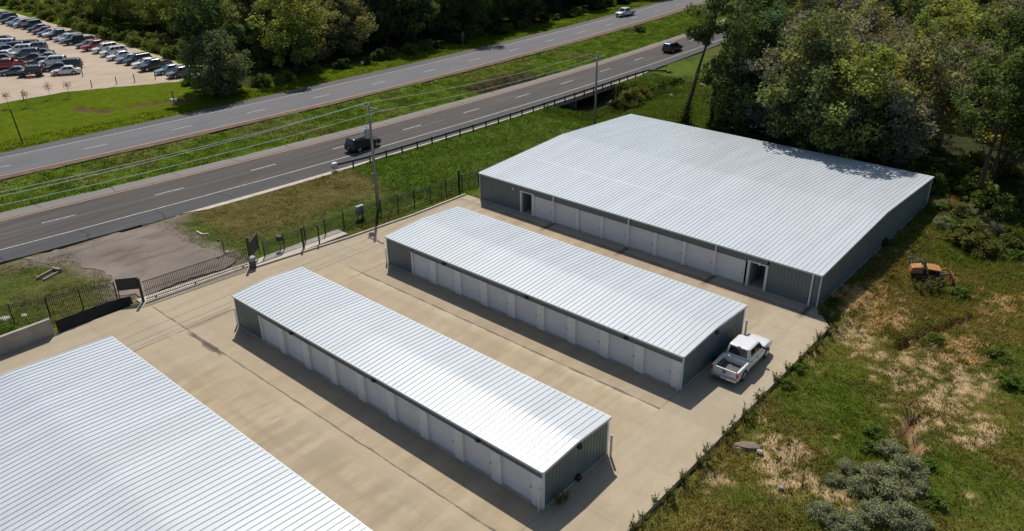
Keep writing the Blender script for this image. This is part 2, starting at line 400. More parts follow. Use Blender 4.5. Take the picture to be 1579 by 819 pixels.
GULLY = [(G(1385, 531, -.5), G(1420, 515, -.5)), (G(1420, 515, -.5), G(1455, 503, -.5)), (G(1455, 503, -.5), G(1500, 488, -.5)), (G(1409, 640, -.5), G(1393, 672, -.5)), (G(1412, 675, -.5), G(1412, 700, -.5))]
DRIVE = [G(95, 386), G(180, 362), G(270, 337), (float(NOUT(34.2))+.05, 34.2), G(262, 350), G(300, 372), G(345, 392), (-61.3, 31.8), (-61.6, 22.9), G(182, 452), G(170, 425), G(120, 405), G(60, 405), (float(NOUT(20))+.05, 19.5)]
DRIVE = [(max(x, float(NOUT(y))+.03), y) for x, y in DRIVE]
def seg_d(x, y, a, b):
    ax, ay = a; bx, by = b; dx, dy = bx-ax, by-ay; t = np.clip(((x-ax)*dx+(y-ay)*dy)/(dx*dx+dy*dy), 0, 1)
    return np.hypot(x-ax-t*dx, y-ay-t*dy)
def spots(x, y, L):
    s = 0
    for cx, cy, r, w in L: s = s+w*np.exp(-((x-cx)**2+(y-cy)**2)/(r*r))
    return s
def lerp3(a, b, t): return a*(1-t[..., None])+np.asarray(b)*t[..., None]
def ground_col(x, y):
    """natural ground colour: grass kinds, dry grass, bare soil, wood litter"""
    x = np.asarray(x, float); y = np.asarray(y, float)
    n1 = fbm(x, y, 9, 4); n2 = fbm(x, y, 2.6, 4, 31); n3 = fbm(x, y, 22, 3, 70); n4 = fbm(x, y, 1.1, 3, 12)
    c = np.zeros(x.shape+(3,)); c[:] = (.075, .105, .018)
    c = lerp3(c, (.045, .07, .015), sstep(.45, .62, n2)*.7)
    c = lerp3(c, (.085, .125, .014), sstep(.5, .65, n1)*.6)
    c = lerp3(c, (.13, .105, .045), sstep(.56, .7, n3)*.45)
    far = (x < FOUT(y)+1.0)
    lush = lerp3(np.broadcast_to(np.array((.088, .125, .004)), c.shape).copy(), (.070, .105, .004), sstep(.4, .65, n1))
    lush = lerp3(lush, (.11, .13, .010), sstep(.55, .7, n2)*.4)
    c = np.where(far[..., None], lush, c)
    med = (x > FS(y)-1) & (x < NI(y)+1)                    # median
    mc = lerp3(np.broadcast_to(np.array((.095, .145, .016)), c.shape).copy(), (.06, .095, .014), sstep(.42, .6, n4)*.75)
    mc = lerp3(mc, (.14, .125, .05), sstep(.52, .66, fbm(x, y, 6, 4, 5))*.5)
    c = np.where(med[..., None], mc, c)
    # verge in front of the fence: mown and brown on the near side, deep green beyond
    v = (x > NOUT(y)) & (x < -56.5)
    t = sstep(57, 52, y+ (n2-.5)*6)*sstep(33, 36, y)*sstep(-63, -66.5, x+(n1-.5)*4)
    c = np.where(v[..., None], lerp3(c, (.125, .098, .038), t*.8), c)
    t = sstep(52, 56, y+(n2-.5)*6)*sstep(98, 90, y)
    c = np.where(v[..., None], lerp3(c, (.066, .118, .013), t*.8), c)
    t = sstep(36, 32, y)*sstep(-73, -76, x+(n2-.5)*3)
    c = np.where(v[..., None], lerp3(c, (.17, .12, .08), t*.7), c)
    # grass strip behind the fence by the pole: tawny
    t = sstep(-60.2, -59.2, x)*sstep(-55, -56.5, x)*sstep(41, 43, y)
    c = lerp3(c, (.12, .10, .03), t*.5*sstep(.4, .6, n2))
    # bright grass behind the big building
    t = sstep(80, 88, y)*(x > -72)*(x < -44)
    c = lerp3(c, (.085, .125, .018), t*.65*sstep(.35, .6, n1)+t*.2)
    # rough field to the right of the yard
    f = sstep(-16.6, -16.0, x)*(y < 92)
    f = np.maximum(f, sstep(-18.4, -18.0, x)*(y > 57.2)*(y < 92))
    n5 = fbm(x, y, .55, 3, 51); n6 = fbm(x, y, 5, 4, 90)
    fc = lerp3(np.broadcast_to(np.array((.108, .102, .032)), c.shape).copy(), (.075, .095, .020), sstep(.40, .62, n1))
    fc = lerp3(fc, (.15, .118, .06), sstep(.52, .68, n2)*.6)
    fc = lerp3(fc, (.06, .072, .02), sstep(.5, .68, n6)*.5)
    fc = lerp3(fc, (.060, .085, .014), np.clip(spots(x, y, GREEN), 0, 1)*sstep(.30, .5, n2+.08))
    d = np.clip(spots(x, y, DIRT), 0, 1.3)
    d = sstep(.46, .66, np.clip(d, 0, .75)*(.20+.75*n4+.65*n5)+(n2-.5)*.8+(n5-.5)*1.5)
    fc = lerp3(fc, (.35, .255, .175), d*.85)
    g = np.full(x.shape, 9.0)
    for a, b in GULLY: g = np.minimum(g, seg_d(x, y, a, b))
    fc = lerp3(fc, (.15, .085, .055), sstep(.6, .2, g+(n4-.5)*.5))
    fc = fc*np.array((1.28, 1.24, 1.0))
    c = lerp3(c, fc, f)
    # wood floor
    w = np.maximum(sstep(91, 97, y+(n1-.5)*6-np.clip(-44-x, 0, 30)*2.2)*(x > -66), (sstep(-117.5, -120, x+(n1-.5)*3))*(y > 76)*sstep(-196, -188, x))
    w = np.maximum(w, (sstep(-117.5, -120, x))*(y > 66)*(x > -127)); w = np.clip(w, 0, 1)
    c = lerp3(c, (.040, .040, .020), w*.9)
    # eroded ditch in the far lawn
    e = np.minimum(seg_d(x, y, G(120, 168), G(165, 171)), seg_d(x, y, G(200, 163), G(290, 152)))
    c = lerp3(c, (.14, .085, .045), sstep(1.2, .3, e+(n2-.5)*2.2)*.9)
    # gravel thrown about round the mouth of the drive
    q = np.full(x.shape, 99.0); m_ = (x > -77) & (x < -60) & (y > 17) & (y < 37)
    if m_.any():
        dd = np.full(m_.sum(), 99.0)
        for a, b in zip(DRIVE, DRIVE[1:]+DRIVE[:1]): dd = np.minimum(dd, seg_d(x[m_], y[m_], a, b))
        q[m_] = dd
    c = lerp3(c, (.20, .165, .13), sstep(1.7, .2, q+(n4-.5)*2.6)*.85)
    # creek bed
    k = sstep(90, 93, y)*sstep(109, 106, y)*sstep(-63.5, -68, x)*(x < -56)*(x > -92)
    c = lerp3(c, (.07, .055, .035), k*.85)
    return c
def ground_z(x, y):
    x = np.asarray(x, float); y = np.asarray(y, float)
    n2 = fbm(x, y, 2.6, 4, 31); n1 = fbm(x, y, 9, 4)
    z = -.025+.05*(n2-.6)
    paved = ((x > NI(y)-.4) & (x < NOUT(y)+.3)) | ((x > FOUT(y)-.3) & (x < FS(y)+.3))
    z = np.where(paved, -.22, z)
    z = np.where((x > -62) & (x < -16.2) & (y < 57.3), np.where(x > -56.5, -.4, np.minimum(z, -.12)), z)
    z = np.where((x > -60.8+np.clip((y-22)*.1, 0, 3)) & (x < -16.2) & (y < 57.3), -.4, z)
    z = np.where((x > -55) & (x < -18) & (y > 57) & (y < 86), -.12, z)
    # median swale
    md = (x > FS(y)) & (x < NI(y)); mid = (FS(y)+NI(y))/2; hw = (NI(y)-FS(y))/2
    z = np.where(md, z-.45*np.clip(1-((x-mid)/np.maximum(hw, .1))**2, 0, 1)+.1*(n2-.5), z)
    # field
    f = sstep(-16.35, -15.4, x)*(y < 140)
    z = z*(1-f)+f*(-.45-.02*(x+16)+.55*(n1-.5)+.3*(n2-.5))
    g = np.full(x.shape, 9.0)
    for a, b in GULLY: g = np.minimum(g, seg_d(x, y, a, b))
    z = z-.75*sstep(.55, .15, g)*f
    # creek hollow under the carriageway
    k = sstep(90.2, 92.2, y+(n2-.5)*1.2)*sstep(108.6, 105.5, y+(n2-.5)*1.2)*sstep(-64, -70.5, x+(n2-.5)*3)*sstep(-91, -87, x)
    z = z*(1-k)+k*(-2.4)
    k2 = np.minimum(seg_d(x, y, G(945, 172), G(1000, 139)), seg_d(x, y, G(1000, 139), G(1065, 120)))
    z = z-.9*sstep(2.2, .5, k2+(n2-.5))*(x > -74)
    e = np.minimum(seg_d(x, y, G(120, 168), G(165, 171)), seg_d(x, y, G(200, 163), G(290, 152)))
    z = z-.4*sstep(1.5, .3, e)
    return z
xs = np.unique(np.concatenate([[-1500, -1000, -700, -500, -400, -320], np.arange(-280, -150, 2.5), np.arange(-150, -18, .8), np.arange(-18, 4, .35), np.arange(4, 30, 1.0), [40, 60, 90, 140, 220, 350, 600, 1000, 1500]]))
ys = np.unique(np.concatenate([[-1500, -800, -400, -200, -100, -60, -30], np.arange(-15, 22, 1.0), np.arange(22, 92, .5), np.arange(92, 200, .9), np.arange(200, 290, 2.5), [320, 380, 480, 650, 900, 1300, 2000]]))
GX, GY = np.meshgrid(xs, ys, indexing='ij')
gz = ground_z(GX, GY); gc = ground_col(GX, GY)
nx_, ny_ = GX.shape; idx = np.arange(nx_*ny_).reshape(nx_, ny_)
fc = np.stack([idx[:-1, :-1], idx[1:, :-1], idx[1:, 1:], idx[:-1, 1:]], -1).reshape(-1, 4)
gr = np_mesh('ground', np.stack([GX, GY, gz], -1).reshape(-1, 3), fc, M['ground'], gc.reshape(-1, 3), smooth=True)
tag(gr, kind='structure')

def ribbon(name, fa, fb, z, mat, thick=0.0, ys=YS, kind='structure'):
    mb = MB(); k = len(ys); A = fa(ys); B = fb(ys)
    for i in range(k): mb.v += [(float(A[i]), float(ys[i]), z), (float(B[i]), float(ys[i]), z)]
    for i in range(k-1): mb.f.append((2*i, 2*i+1, 2*i+3, 2*i+2)); mb.m.append(0)
    if thick:
        b = len(mb.v)
        for i in range(k): mb.v += [(float(A[i]), float(ys[i]), z-thick), (float(B[i]), float(ys[i]), z-thick)]
        for i in range(k-1):
            mb.f += [(b+2*i, b+2*i+2, b+2*i+3, b+2*i+1), (2*i, 2*i+2, b+2*i+2, b+2*i), (2*i+1, b+2*i+1, b+2*i+3, 2*i+3)]; mb.m += [0, 0, 0]
    o = mb.build(name, mat)
    if kind: tag(o, kind=kind)
    return o
off = lambda f, d: (lambda y: f(y)+d)
def rough(f, amp, sc, s):        # a ragged edge
    return lambda y: f(y)+(fbm(np.asarray(y, float), np.asarray(y)*0+s, sc, 3)-.5)*amp*2
Yf = np.concatenate([np.arange(-60, 0, 4.0), np.arange(0, 200, .8), np.arange(200, 260, 4), np.arange(260, 900, 40.0)])
ribbon('near_carriageway', off(NO, -.35), off(NW, .15), 0.0, M['asph_near'], .2)
ribbon('paved_shoulder', off(NW, .15), rough(NOUT, .10, 3, 3), -.003, M['shoulder'], .2, Yf)
ribbon('median_shoulder', rough(off(NI, .1), .18, 2, 9), off(NO, -.35), -.003, M['shoulder_pale'], .2, Yf)
ribbon('far_carriageway', off(FW, -.2), off(FO, .25), 0.0, M['asph_far'], .2)
ribbon('far_shoulder', rough(FOUT, .15, 3, 4), off(FW, -.2), -.003, M['shoulder_far'], .2, Yf)
ribbon('roadside_soil', off(FO, .25), rough(off(FS, .2), .35, 2, 7), -.02, M['red_soil'], .1, Yf)
def tailedge(y):
    y = np.asarray(y, float); return NOUT(y)+.02
ribbon('concrete_verge_strip', off(NOUT, .02), lambda y: NOUT(y)+.05+.75*sstep(34.5, 37, np.asarray(y)+0.0)*sstep(64, 52, np.asarray(y)+0.0)+.3*sstep(60, 62, np.asarray(y)+0.0)*sstep(120, 116, np.asarray(y)+0.0), -.015, M['conc'], .2, Yf[(Yf > 30) & (Yf < 122)])
# painted lines
ribbon('edge_line', off(NW, -.07), off(NW, .07), .004, M['paint_white'])
ribbon('median_edge_line', off(NO, -.07), off(NO, .07), .004, M['paint_orange'])
ribbon('far_edge_line', off(FW, -.07), off(FW, .07), .004, M['paint_white'])
ribbon('far_median_line', off(FO, -.07), off(FO, .07), .004, M['paint_orange'])
ribbon('pavement_seam', off(ND, .42), off(ND, .50), .004, M['shoulder_pale'], ys=YS[(YS < 80)])
def dashes(name, f, y0, per, ln, w):
    mb = MB()
    y = y0-10*per
    while y < 420:
        a, b = float(f(y)), float(f(y+ln)); mb.add([(a-w/2, y, .004), (a+w/2, y, .004), (b+w/2, y+ln, .004), (b-w/2, y+ln, .004)], [(0, 1, 2, 3)]); y += per
    tag(mb.build(name, M['paint_white']), kind='structure')
dashes('lane_line', ND, 24.0, 11.2, 3.2, .15)
dashes('far_lane_line', FD, 37.1, 11.4, 3.1, .15)

# the small bridge over the creek
mb = MB()
br = thing('road_bridge', 'low concrete bridge edge carrying the near carriageway over the dark creek hollow', 'bridge', (float(NOUT(100)), 99, 0))
ysb = np.arange(90.0, 108.6, 1.0)
for a, b in zip(ysb[:-1], ysb[1:]): mb.obox((float(NOUT(a))+.28, a), (float(NOUT(b))+.28, b), .25, -.62, .06)
mb.build('deck_edge', M['conc_grey'], br)
for yy in (90, 108.2): MB().box(float(NOUT(yy))-10.5, float(NOUT(yy))+.4, yy-.6, yy+.6, -2.6, -.215).build('abutment', M['conc_grey'], br)
for yy in (99.5,): MB().box(float(NOUT(yy))-10, float(NOUT(yy))-1.2, yy-.25, yy+.25, -2.6, -.215).build('pier', M['conc_grey'], br)

def sheet(name, poly, z, mat, thick=0.0, kind='structure', jag=0.0, seed=0):
    rnd = random.Random(seed); P = []
    if jag:
        for i in range(len(poly)):
            a = Vector(poly[i]); b = Vector(poly[(i+1) % len(poly)]); n = max(1, int((b-a).length/.45))
            d = (b-a).normalized(); nn = Vector((-d.y, d.x))
            for k in range(n):
                q = a+(b-a)*(k/n); q += nn*((float(fbm(q.x, q.y, 1.6, 4, seed))-.5)*2*jag); P.append((q.x, q.y))
    else: P = poly
    bm = bmesh.new(); vs_ = [bm.verts.new((x, y, z)) for x, y in P]; f = bm.faces.new(vs_)
    if f.normal.z < 0: f.normal_flip()
    if thick:
        r = bmesh.ops.extrude_face_region(bm, geom=[f]); ve = [e for e in r['geom'] if isinstance(e, bmesh.types.BMVert)]
        for v in ve: v.co.z -= thick
    bmesh.ops.triangulate(bm, faces=[f for f in bm.faces if len(f.verts) > 4])
    bmesh.ops.recalc_face_normals(bm, faces=bm.faces)
    me = bpy.data.meshes.new(name); bm.to_mesh(me); bm.free(); me.materials.append(mat)
    o = bpy.data.objects.new(name, me); COL.objects.link(o)
    if kind: tag(o, kind=kind)
    return o
sheet('concrete_yard', YARD, 0.0, M['yard'], .7)
sheet('gravel_drive', DRIVE, .004, M['gravel'], .3, jag=.9, seed=3)
lotp = [G(-120, 185), G(0, 160), G(100, 142), G(180, 134), G(270, 126.5), G(290, 124.5), (-129.5, 68.5), (-150, 71.5), (-185, 73.5), (-225, 74), (-300, 76), (-330, 20)]
sheet('gravel_car_park', lotp, .012, M['lot'], .3, jag=.4, seed=5)
# gate beam and pad along the fence
mb = MB(); mb.obox((-60.95, 22.6), (-59.95, 32.4), 1.25, -.3, .004); mb.obox((-59.75, 32.35), (-59.45, 42.3), 1.6, -.3, .006)
tag(mb.build('gate_pad', M['conc']), kind='structure')
mb = MB(); kp = [(-59.15, 32.0), (-57.75, 41.8), (-57.08, 49.6), (-57.0, 57.0)]
for a, b in zip(kp[:-1], kp[1:]): mb.obox(a, b, .18, -.2, .14)
tag(mb.build('kerb', M['conc']), kind='structure')

# ---------------------------------------------------------------- storage buildings
def wall_panel(mb, p0, p1, nrm, z0, z1, mi=0, t=.10):
    """ribbed sheet wall between plan points p0,p1; z1 may be (za, zb)"""
    a = Vector(p0); b = Vector(p1); n = Vector(nrm); L = (b-a).length; d = (b-a)/L
    za, zb = z1 if hasattr(z1, '__len__') else (z1, z1)
    def zz(s): return za+(zb-za)*s/L
    q = [a, b, b-n*t, a-n*t]
    top = [zz(0), zz(L), zz(L), zz(0)]
    mb.add([(p.x, p.y, z0) for p in q]+[(p.x, p.y, h) for p, h in zip(q, top)], [(3,2,1,0),(4,5,6,7),(0,1,5,4),(1,2,6,5),(2,3,7,6),(3,0,4,7)], mi)
    s = .15
    while s < L-.1:                              # vertical ribs
        for (o0, o1) in ((-.035, .035),):
            c0 = a+d*(s+o0); c1 = a+d*(s+o1); i0 = a+d*(s+o0*.45)+n*.03; i1 = a+d*(s+o1*.45)+n*.03; h = zz(s)-.005
            mb.add([(c0.x,c0.y,z0+.01),(c1.x,c1.y,z0+.01),(i1.x,i1.y,z0+.01),(i0.x,i0.y,z0+.01),(c0.x,c0.y,h),(c1.x,c1.y,h),(i1.x,i1.y,h),(i0.x,i0.y,h)],
                   [(0,3,7,4),(3,2,6,7),(2,1,5,6),(4,7,6,5)], mi)
        s += .305
def roof_mesh(x0, x1, y0, y1, H, ym, rise, seam=.405, ov=.10, laps=()):
    mb = MB(); X0, X1, Y0, Y1 = x0-ov, x1+ov, y0-ov, y1+ov
    def z(y): return H+.03+rise*(1-abs(y-ym)/((y1-y0)/2 if True else 1))
    prof = [(Y0, z(Y0)), (ym-.45, z(ym-.45)), (ym, z(ym)-.012), (ym+.45, z(ym+.45)), (Y1, z(Y1))]
    k = len(prof); th = .07
    for X in (X0, X1):
        for y, zz in prof: mb.v.append((X, y, zz))
        for y, zz in prof: mb.v.append((X, y, zz-th))
    for i in range(k-1):
        mb.f += [(i, 2*k+i, 2*k+i+1, i+1), (k+i+1, 3*k+i+1, 3*k+i, k+i), (i, i+1, k+i+1, k+i), (2*k+i+1, 2*k+i, 3*k+i, 3*k+i+1)]; mb.m += [0]*4
    mb.f += [(0, k, 3*k, 2*k), (k-1, 3*k-1, 4*k-1, 2*k-1)]; mb.m += [0]*2
    n = int(round((X1-X0)/seam)); hh = .034; w = .015
    for j in range(n+1):
        X = X0+.03+(X1-X0-.06)*j/n; b = len(mb.v)
        for y, zz in prof:
            mb.v += [(X-w*1.5, y, zz-.004), (X-w*.7, y, zz+hh), (X+w*.7, y, zz+hh), (X+w*1.5, y, zz-.004)]
        for i in range(k-1):
            for q in range(3): mb.f.append((b+4*i+q, b+4*i+q+1, b+4*i+5+q, b+4*i+4+q)); mb.m.append(0)
        mb.f += [(b, b+1, b+2, b+3), (b+4*k-1, b+4*k-2, b+4*k-3, b+4*k-4)]; mb.m += [0]*2
    for yl in laps:                                # sheet end laps
        zz = z(yl); s = 1 if yl < ym else -1
        mb.add([(X0, yl-.05, z(yl-.05)+.001), (X1, yl-.05, z(yl-.05)+.001), (X1, yl+.05, z(yl+.05)+.012), (X0, yl+.05, z(yl+.05)+.012),
                (X1, yl+.06, z(yl+.06)+.001), (X0, yl+.06, z(yl+.06)+.001)], [(0, 1, 2, 3), (3, 2, 4, 5)])
    return mb, z
def door_mesh(x0, x1, y, z0, z1):
    """roll-up curtain of shallow horizontal slats"""
    mb = MB(); n = int((z1-z0)/.11); prev = None; b = 0
    for i in range(n+1):
        zz = z0+(z1-z0)*i/n
        for dy in ((0, -.018) if 0 < i < n else (0,)):
            pass
        mb.v += [(x0, y, zz), (x1, y, zz)]
        if i < n: zm = zz+(z1-z0)/n*.5; mb.v += [(x0, y-.02, zm), (x1, y-.02, zm)]
    k = len(mb.v)//2
    for i in range(k-1): mb.f.append((2*i, 2*i+1, 2*i+3, 2*i+2)); mb.m.append(0)
    mb.box(x0, x1, y-.03, y+.02, z0-.02, z0+.05)
    return mb
def lamp_mesh(x, y, z, ax, sgn):
    mb = MB()
    w, h, d = .28, .26, .2
    if ax == 'y': P = [(x-w/2, y, z), (x+w/2, y, z), (x+w/2, y+sgn*d, z), (x-w/2, y+sgn*d, z), (x-w/2, y, z+h), (x+w/2, y, z+h), (x+w/2, y+sgn*d*.45, z+h), (x-w/2, y+sgn*d*.45, z+h)]
    else: P = [(x, y-w/2, z), (x, y+w/2, z), (x+sgn*d, y+w/2, z), (x+sgn*d, y-w/2, z), (x, y-w/2, z+h), (x, y+w/2, z+h), (x+sgn*d*.45, y+w/2, z+h), (x+sgn*d*.45, y-w/2, z+h)]
    mb.add(P, [(3,2,1,0),(4,5,6,7),(0,1,5,4),(1,2,6,5),(2,3,7,6),(3,0,4,7)])
    return mb
def storage(label, x0, x1, y0, y1, H, rise, doors, dtop, blanks, pillar_w, lamps, gable_lamp=True, ym=None, openings=(), downs=(), laps=(), front_light=()):
    """doors: x edges of the bays, each bay a pillar on its right side"""
    ym = ym if ym is not None else (y0+y1)/2
    t = thing('storage_building', label, 'storage building', ((x0+x1)/2, (y0+y1)/2, 0))
    mb = MB(); mb.box(x0-.06, x1+.06, y0-.10, y1+.06, -.3, .06); mb.build('foundation', M['conc'], t)
    mbr, zf = roof_mesh(x0, x1, y0, y1, H, ym, rise, laps=laps); mbr.build('roof', M['roof'], t)
    # walls
    mb = MB()
    for a, b in blanks: wall_panel(mb, (a, y0), (b, y0), (0, -1), .06, H)
    a = min(doors[0][0], *[o[0] for o in openings]) if openings else doors[0][0]
    e = max(doors[-1][1], *[o[1] for o in openings]) if openings else doors[-1][1]
    wall_panel(mb, (a, y0), (e if openings else x1, y0), (0, -1), dtop, H)
    mb.build('wall', M['wall'], t)
    mb = MB(); wall_panel(mb, (x1, y1), (x0, y1), (0, 1), .06, H); mb.build('wall', M['wall'], t)
    for X, nx in ((x0, -1), (x1, 1)):
        mb = MB(); A = (X, y0+.10); Bm = (X, ym); C_ = (X, y1-.10)
        if nx > 0: wall_panel(mb, A, Bm, (nx, 0), .06, (H, H+rise)); wall_panel(mb, Bm, C_, (nx, 0), .06, (H+rise, H))
        else: wall_panel(mb, C_, Bm, (nx, 0), .06, (H, H+rise)); wall_panel(mb, Bm, A, (nx, 0), .06, (H+rise, H))
        mb.build('wall', M['wall'], t)
    # inner lining, keeps the inside dark
    mb = MB(); mb.box(x0+.2, x1-.2, y0+3.2, y1-.2, .05, H-.1); mb.build('partition', M['inside'], t)
    # pillars and doors
    edges = []
    for i, (a, b) in enumerate(doors):
        m = door_mesh(a, b, y0+.10, .09, dtop-.002)
        d = m.build('door', M['door'], t)
        lb = MB(); lb.box(b-.24, b-.15, y0+.03, y0+.08, 1.0, 1.08); lb.build('latch', M['cabinet'], d)
        nxt = doors[i+1][0] if i+1 < len(doors) else None
        pe = nxt if nxt is not None else (b+pillar_w if not openings else None)
        if pe is not None:
            pm = MB(); pm.box(b, pe, y0-.10, y0+.12, .05, dtop-.003); pm.build('pillar', M['pillar'], t)
    pm = MB(); a = doors[0][0]; pm.box(a-.16, a, y0-.05, y0+.12, .05, dtop+.02); pm.build('pillar', M['pillar'], t)
    hm = MB(); hm.box(a, e, y0-.035, y0-.02, dtop-.05, dtop+.04); hm.build('door_head_trim', M['wall'], t)
    for k, (a, b, d_, side) in enumerate(openings):
        om = MB()
        om.box(a+.1, b-.1, y0+d_, y0+d_+.06, .06, dtop); om.box(a, a+.1, y0+.12, y0+d_, .06, dtop); om.box(b-.1, b, y0+.12, y0+d_, .06, dtop)
        om.box(a, b, y0+.12, y0+d_, dtop-.05, dtop+.02)
        om.build('passage', M['inside'], t)
        fm = MB(); fm.box(a-.14, a+.06, y0-.06, y0+.12, .05, dtop+.10); fm.box(b-.06, b+.14, y0-.06, y0+.12, .05, dtop+.10); fm.box(a+.06, b-.06, y0-.06, y0+.12, dtop-.02, dtop+.10)
        fm.build('door_frame', M['white_metal'], t)
    # trims
    for X in (x0, x1):
        s = -1 if X == x0 else 1
        tm = MB(); tm.box(min(X, X+s*.06), max(X, X+s*.06), y0-.06, y0+.10, .05, H-.01); tm.build('corner_trim', M['white_metal'], t)
        tm = MB(); tm.box(min(X, X+s*.06), max(X, X+s*.06), y1-.10, y1+.06, .05, H-.01); tm.build('corner_trim', M['white_metal'], t)
        rm = MB()
        for ya, yb in ((y0-.13, ym), (ym, y1+.13)):
            za, zb = zf(ya), zf(yb); xa, xb = X+s*.085, X+s*.135
            xa, xb = min(xa, xb), max(xa, xb)
            rm.add([(xa,ya,za-.16),(xb,ya,za-.16),(xb,ya,za+.02),(xa,ya,za+.02),(xa,yb,zb-.16),(xb,yb,zb-.16),(xb,yb,zb+.02),(xa,yb,zb+.02)],
                   [(0,1,2,3),(7,6,5,4),(0,4,5,1),(1,5,6,2),(2,6,7,3),(3,7,4,0)])
        rm.build('rake_trim', M['white_metal'], t)
    gm = MB(); gm.box(x0-.08, x1+.08, y0-.17, y0-.105, H-.11, zf(y0-.1)+.0); gm.build('eave_trim', M['trim'], t)
    gm = MB(); gm.box(x0-.08, x1+.08, y1+.105, y1+.17, H-.11, zf(y1+.1)+.0); gm.build('eave_trim', M['trim'], t)
    for X in downs:
        dm = MB(); dm.box(X-.06, X+.06, y0-.17, y0-.066, .05, H-.11); dm.build('downspout', M['white_metal'], t)
    for X in lamps: lamp_mesh(X, y0-.03, H-.42, 'y', -1).build('wall_lamp', M['dark'], t)
    for X in front_light:
        lm = MB(); lm.box(X-.07, X+.07, y0-.13, y0-.02, H-.75, H-.5); lm.build('wall_lamp', M['white_metal'], t)
    if gable_lamp:
        lamp_mesh(x1+.03, ym+.1, H-.35, 'x', 1).build('wall_lamp', M['dark'], t)
        mm = MB(); mm.tube([(x1+.03, ym+.1, .22), (x1+.16, ym+.1, .22), (x1+.24, ym+.1, .2), (x1+.28, ym+.1, .2)], [.22, .23, .17, .05], 14); mm.build('drain_cover', M['dark'], t)
    return t
def bays(xa, xb, n, pw):
    p = (xb-xa)/n; return [(xa+i*p+.0, xa+(i+1)*p-pw) for i in range(n)]
AX0, AX1, AY0, AY1 = -51.1, -20.77, 25.83, 31.89
BX0, BX1, BY0, BY1 = -50.45, -20.78, 40.5, 49.28
CX0, CX1, CY0, CY1 = -54.82, -18.26, 57.15, 85.65
DX0, DX1, DY0, DY1 = -52.25, -20.8, 4.1, 16.9
H1 = 2.72
dA = bays(-47.77, AX1-.0, 9, .72); dB = bays(-47.2, BX1, 9, .72)
storage('narrow storage block in the middle of the yard with sun glint on its roof', AX0, AX1, AY0, AY1, H1, .17, dA, 2.2, [(AX0, -47.93)], .72, [G(455, 510, 2.4)[0], G(581, 583, 2.4)[0], G(740, 676, 2.4)[0]])
storage('storage unit block with a white pickup parked against its end wall', BX0, BX1, BY0, BY1, H1, .25, dB, 2.2, [(BX0, -47.36)], .72, [G(687, 405, 2.4)[0], G(814, 457, 2.4)[0], G(966, 520, 2.4)[0]])
pC = [-44.75, -41.79, -38.92, -35.99, -33.06, -30.12, -27.16, -24.26]
dC = []; xa = -47.4
for q in pC: dC.append((xa, q-.32)); xa = q
storage('largest storage building with a wide low roof, standing at the back beside the woods', CX0, CX1, CY0, CY1, 2.98, .73, dC, 2.3, [(CX0, -49.2), (-22.55, CX1)], .32, [], False, openings=[(-49.1, -47.65, 3.0, 0), (-24.2, -22.7, 2.6, 1)], downs=(-44.85, -36.09, -27.26, -18.85), laps=(63.5, 78.5), front_light=(G(790, 291, 2.4)[0], G(1171, 407, 2.4)[0]))
storage('storage building at the near corner of the yard, only its broad white roof showing', DX0, DX1, DY0, DY1, H1, .36, bays(-48, DX1, 8, .72), 2.2, [(DX0, -48.16)], .72, [], ym=10.5)

# bollards at the block corners
def bollard(x, y, label, h=1.65):
    t = tag(MB().tube([(0, 0, -.1), (0, 0, h-.06), (0, 0, h-.02), (0, 0, h)], [.075, .075, .06, .01], 14).build('bollard', M['white_metal'], smooth=True), label, 'bollard', 'white pipe bollards at the building corners')
    t.location = (x, y, 0)
for nm, (X0, X1, Y0, Y1) in (('middle', (AX0, AX1, AY0, AY1)), ('pickup', (BX0, BX1, BY0, BY1))):
    blk = 'the narrow middle block' if nm == 'middle' else 'the block beside the pickup'
    bollard(X1-.05, Y0-.30, 'white bollard at the near front corner of '+blk); bollard(X1+.34, Y1-.05, 'white bollard at the rear corner of the end wall of '+blk)
    bollard(X0-.34, Y0+.02, 'white bollard at the far front corner of '+blk, 1.5)

# ---------------------------------------------------------------- vehicles
PAINT = {}
def paint(name):
    cols = dict(white=(.72,.72,.71), silver=(.42,.43,.44), grey=(.16,.165,.17), charcoal=(.05,.053,.057), black=(.008,.008,.010), navy=(.018,.030,.06), blue=(.03,.09,.26), pale_blue=(.20,.26,.32), red=(.33,.02,.02),
                maroon=(.12,.015,.02), teal=(.17,.30,.31), orange_red=(.42,.09,.05), grey_green=(.12,.15,.145), tan=(.30,.26,.2), slate=(.09,.11,.13))
    if name not in PAINT: PAINT[name] = plain('paint_'+name, cols[name], .28, noise=.02, scale=1, coat=.2 if name in ('black', 'charcoal') else .6)
    return PAINT[name]
def hull(st, n=9):
    """st: (x, half width, z bottom, z top) from tail to nose; rounded section"""
    mb = MB(); prof = []
    for x, w, zb, zt in st:
        h = zt-zb
        half = [(w*.80, zb), (w*.95, zb+h*.10), (w, zb+h*.34), (w*.995, zb+h*.60), (w*.955, zb+h*.84), (w*.87, zb+h*.965), (w*.55, zt+.012), (0, zt+.022)]
        ring = [(x, y, z) for y, z in half]+[(x, -y, z) for y, z in reversed(half[:-1])]
        prof.append(ring)
    m = len(prof[0])
    for r in prof: mb.v += r
    for i in range(len(prof)-1):
        for j in range(m):
            j2 = (j+1) % m; mb.f.append((i*m+j, i*m+j2, (i+1)*m+j2, (i+1)*m+j)); mb.m.append(0)
    mb.f.append(tuple(range(m-1, -1, -1))); mb.m.append(0)
    k = (len(prof)-1)*m; mb.f.append(tuple(k+j for j in range(m))); mb.m.append(0)
    return mb
def rrect(x0, x1, w, z, r=.12):
    return [(x1, w-r, z), (x1-r, w, z), (x0+r, w, z), (x0, w-r, z), (x0, -w+r, z), (x0+r, -w, z), (x1-r, -w, z), (x1, -w+r, z)]
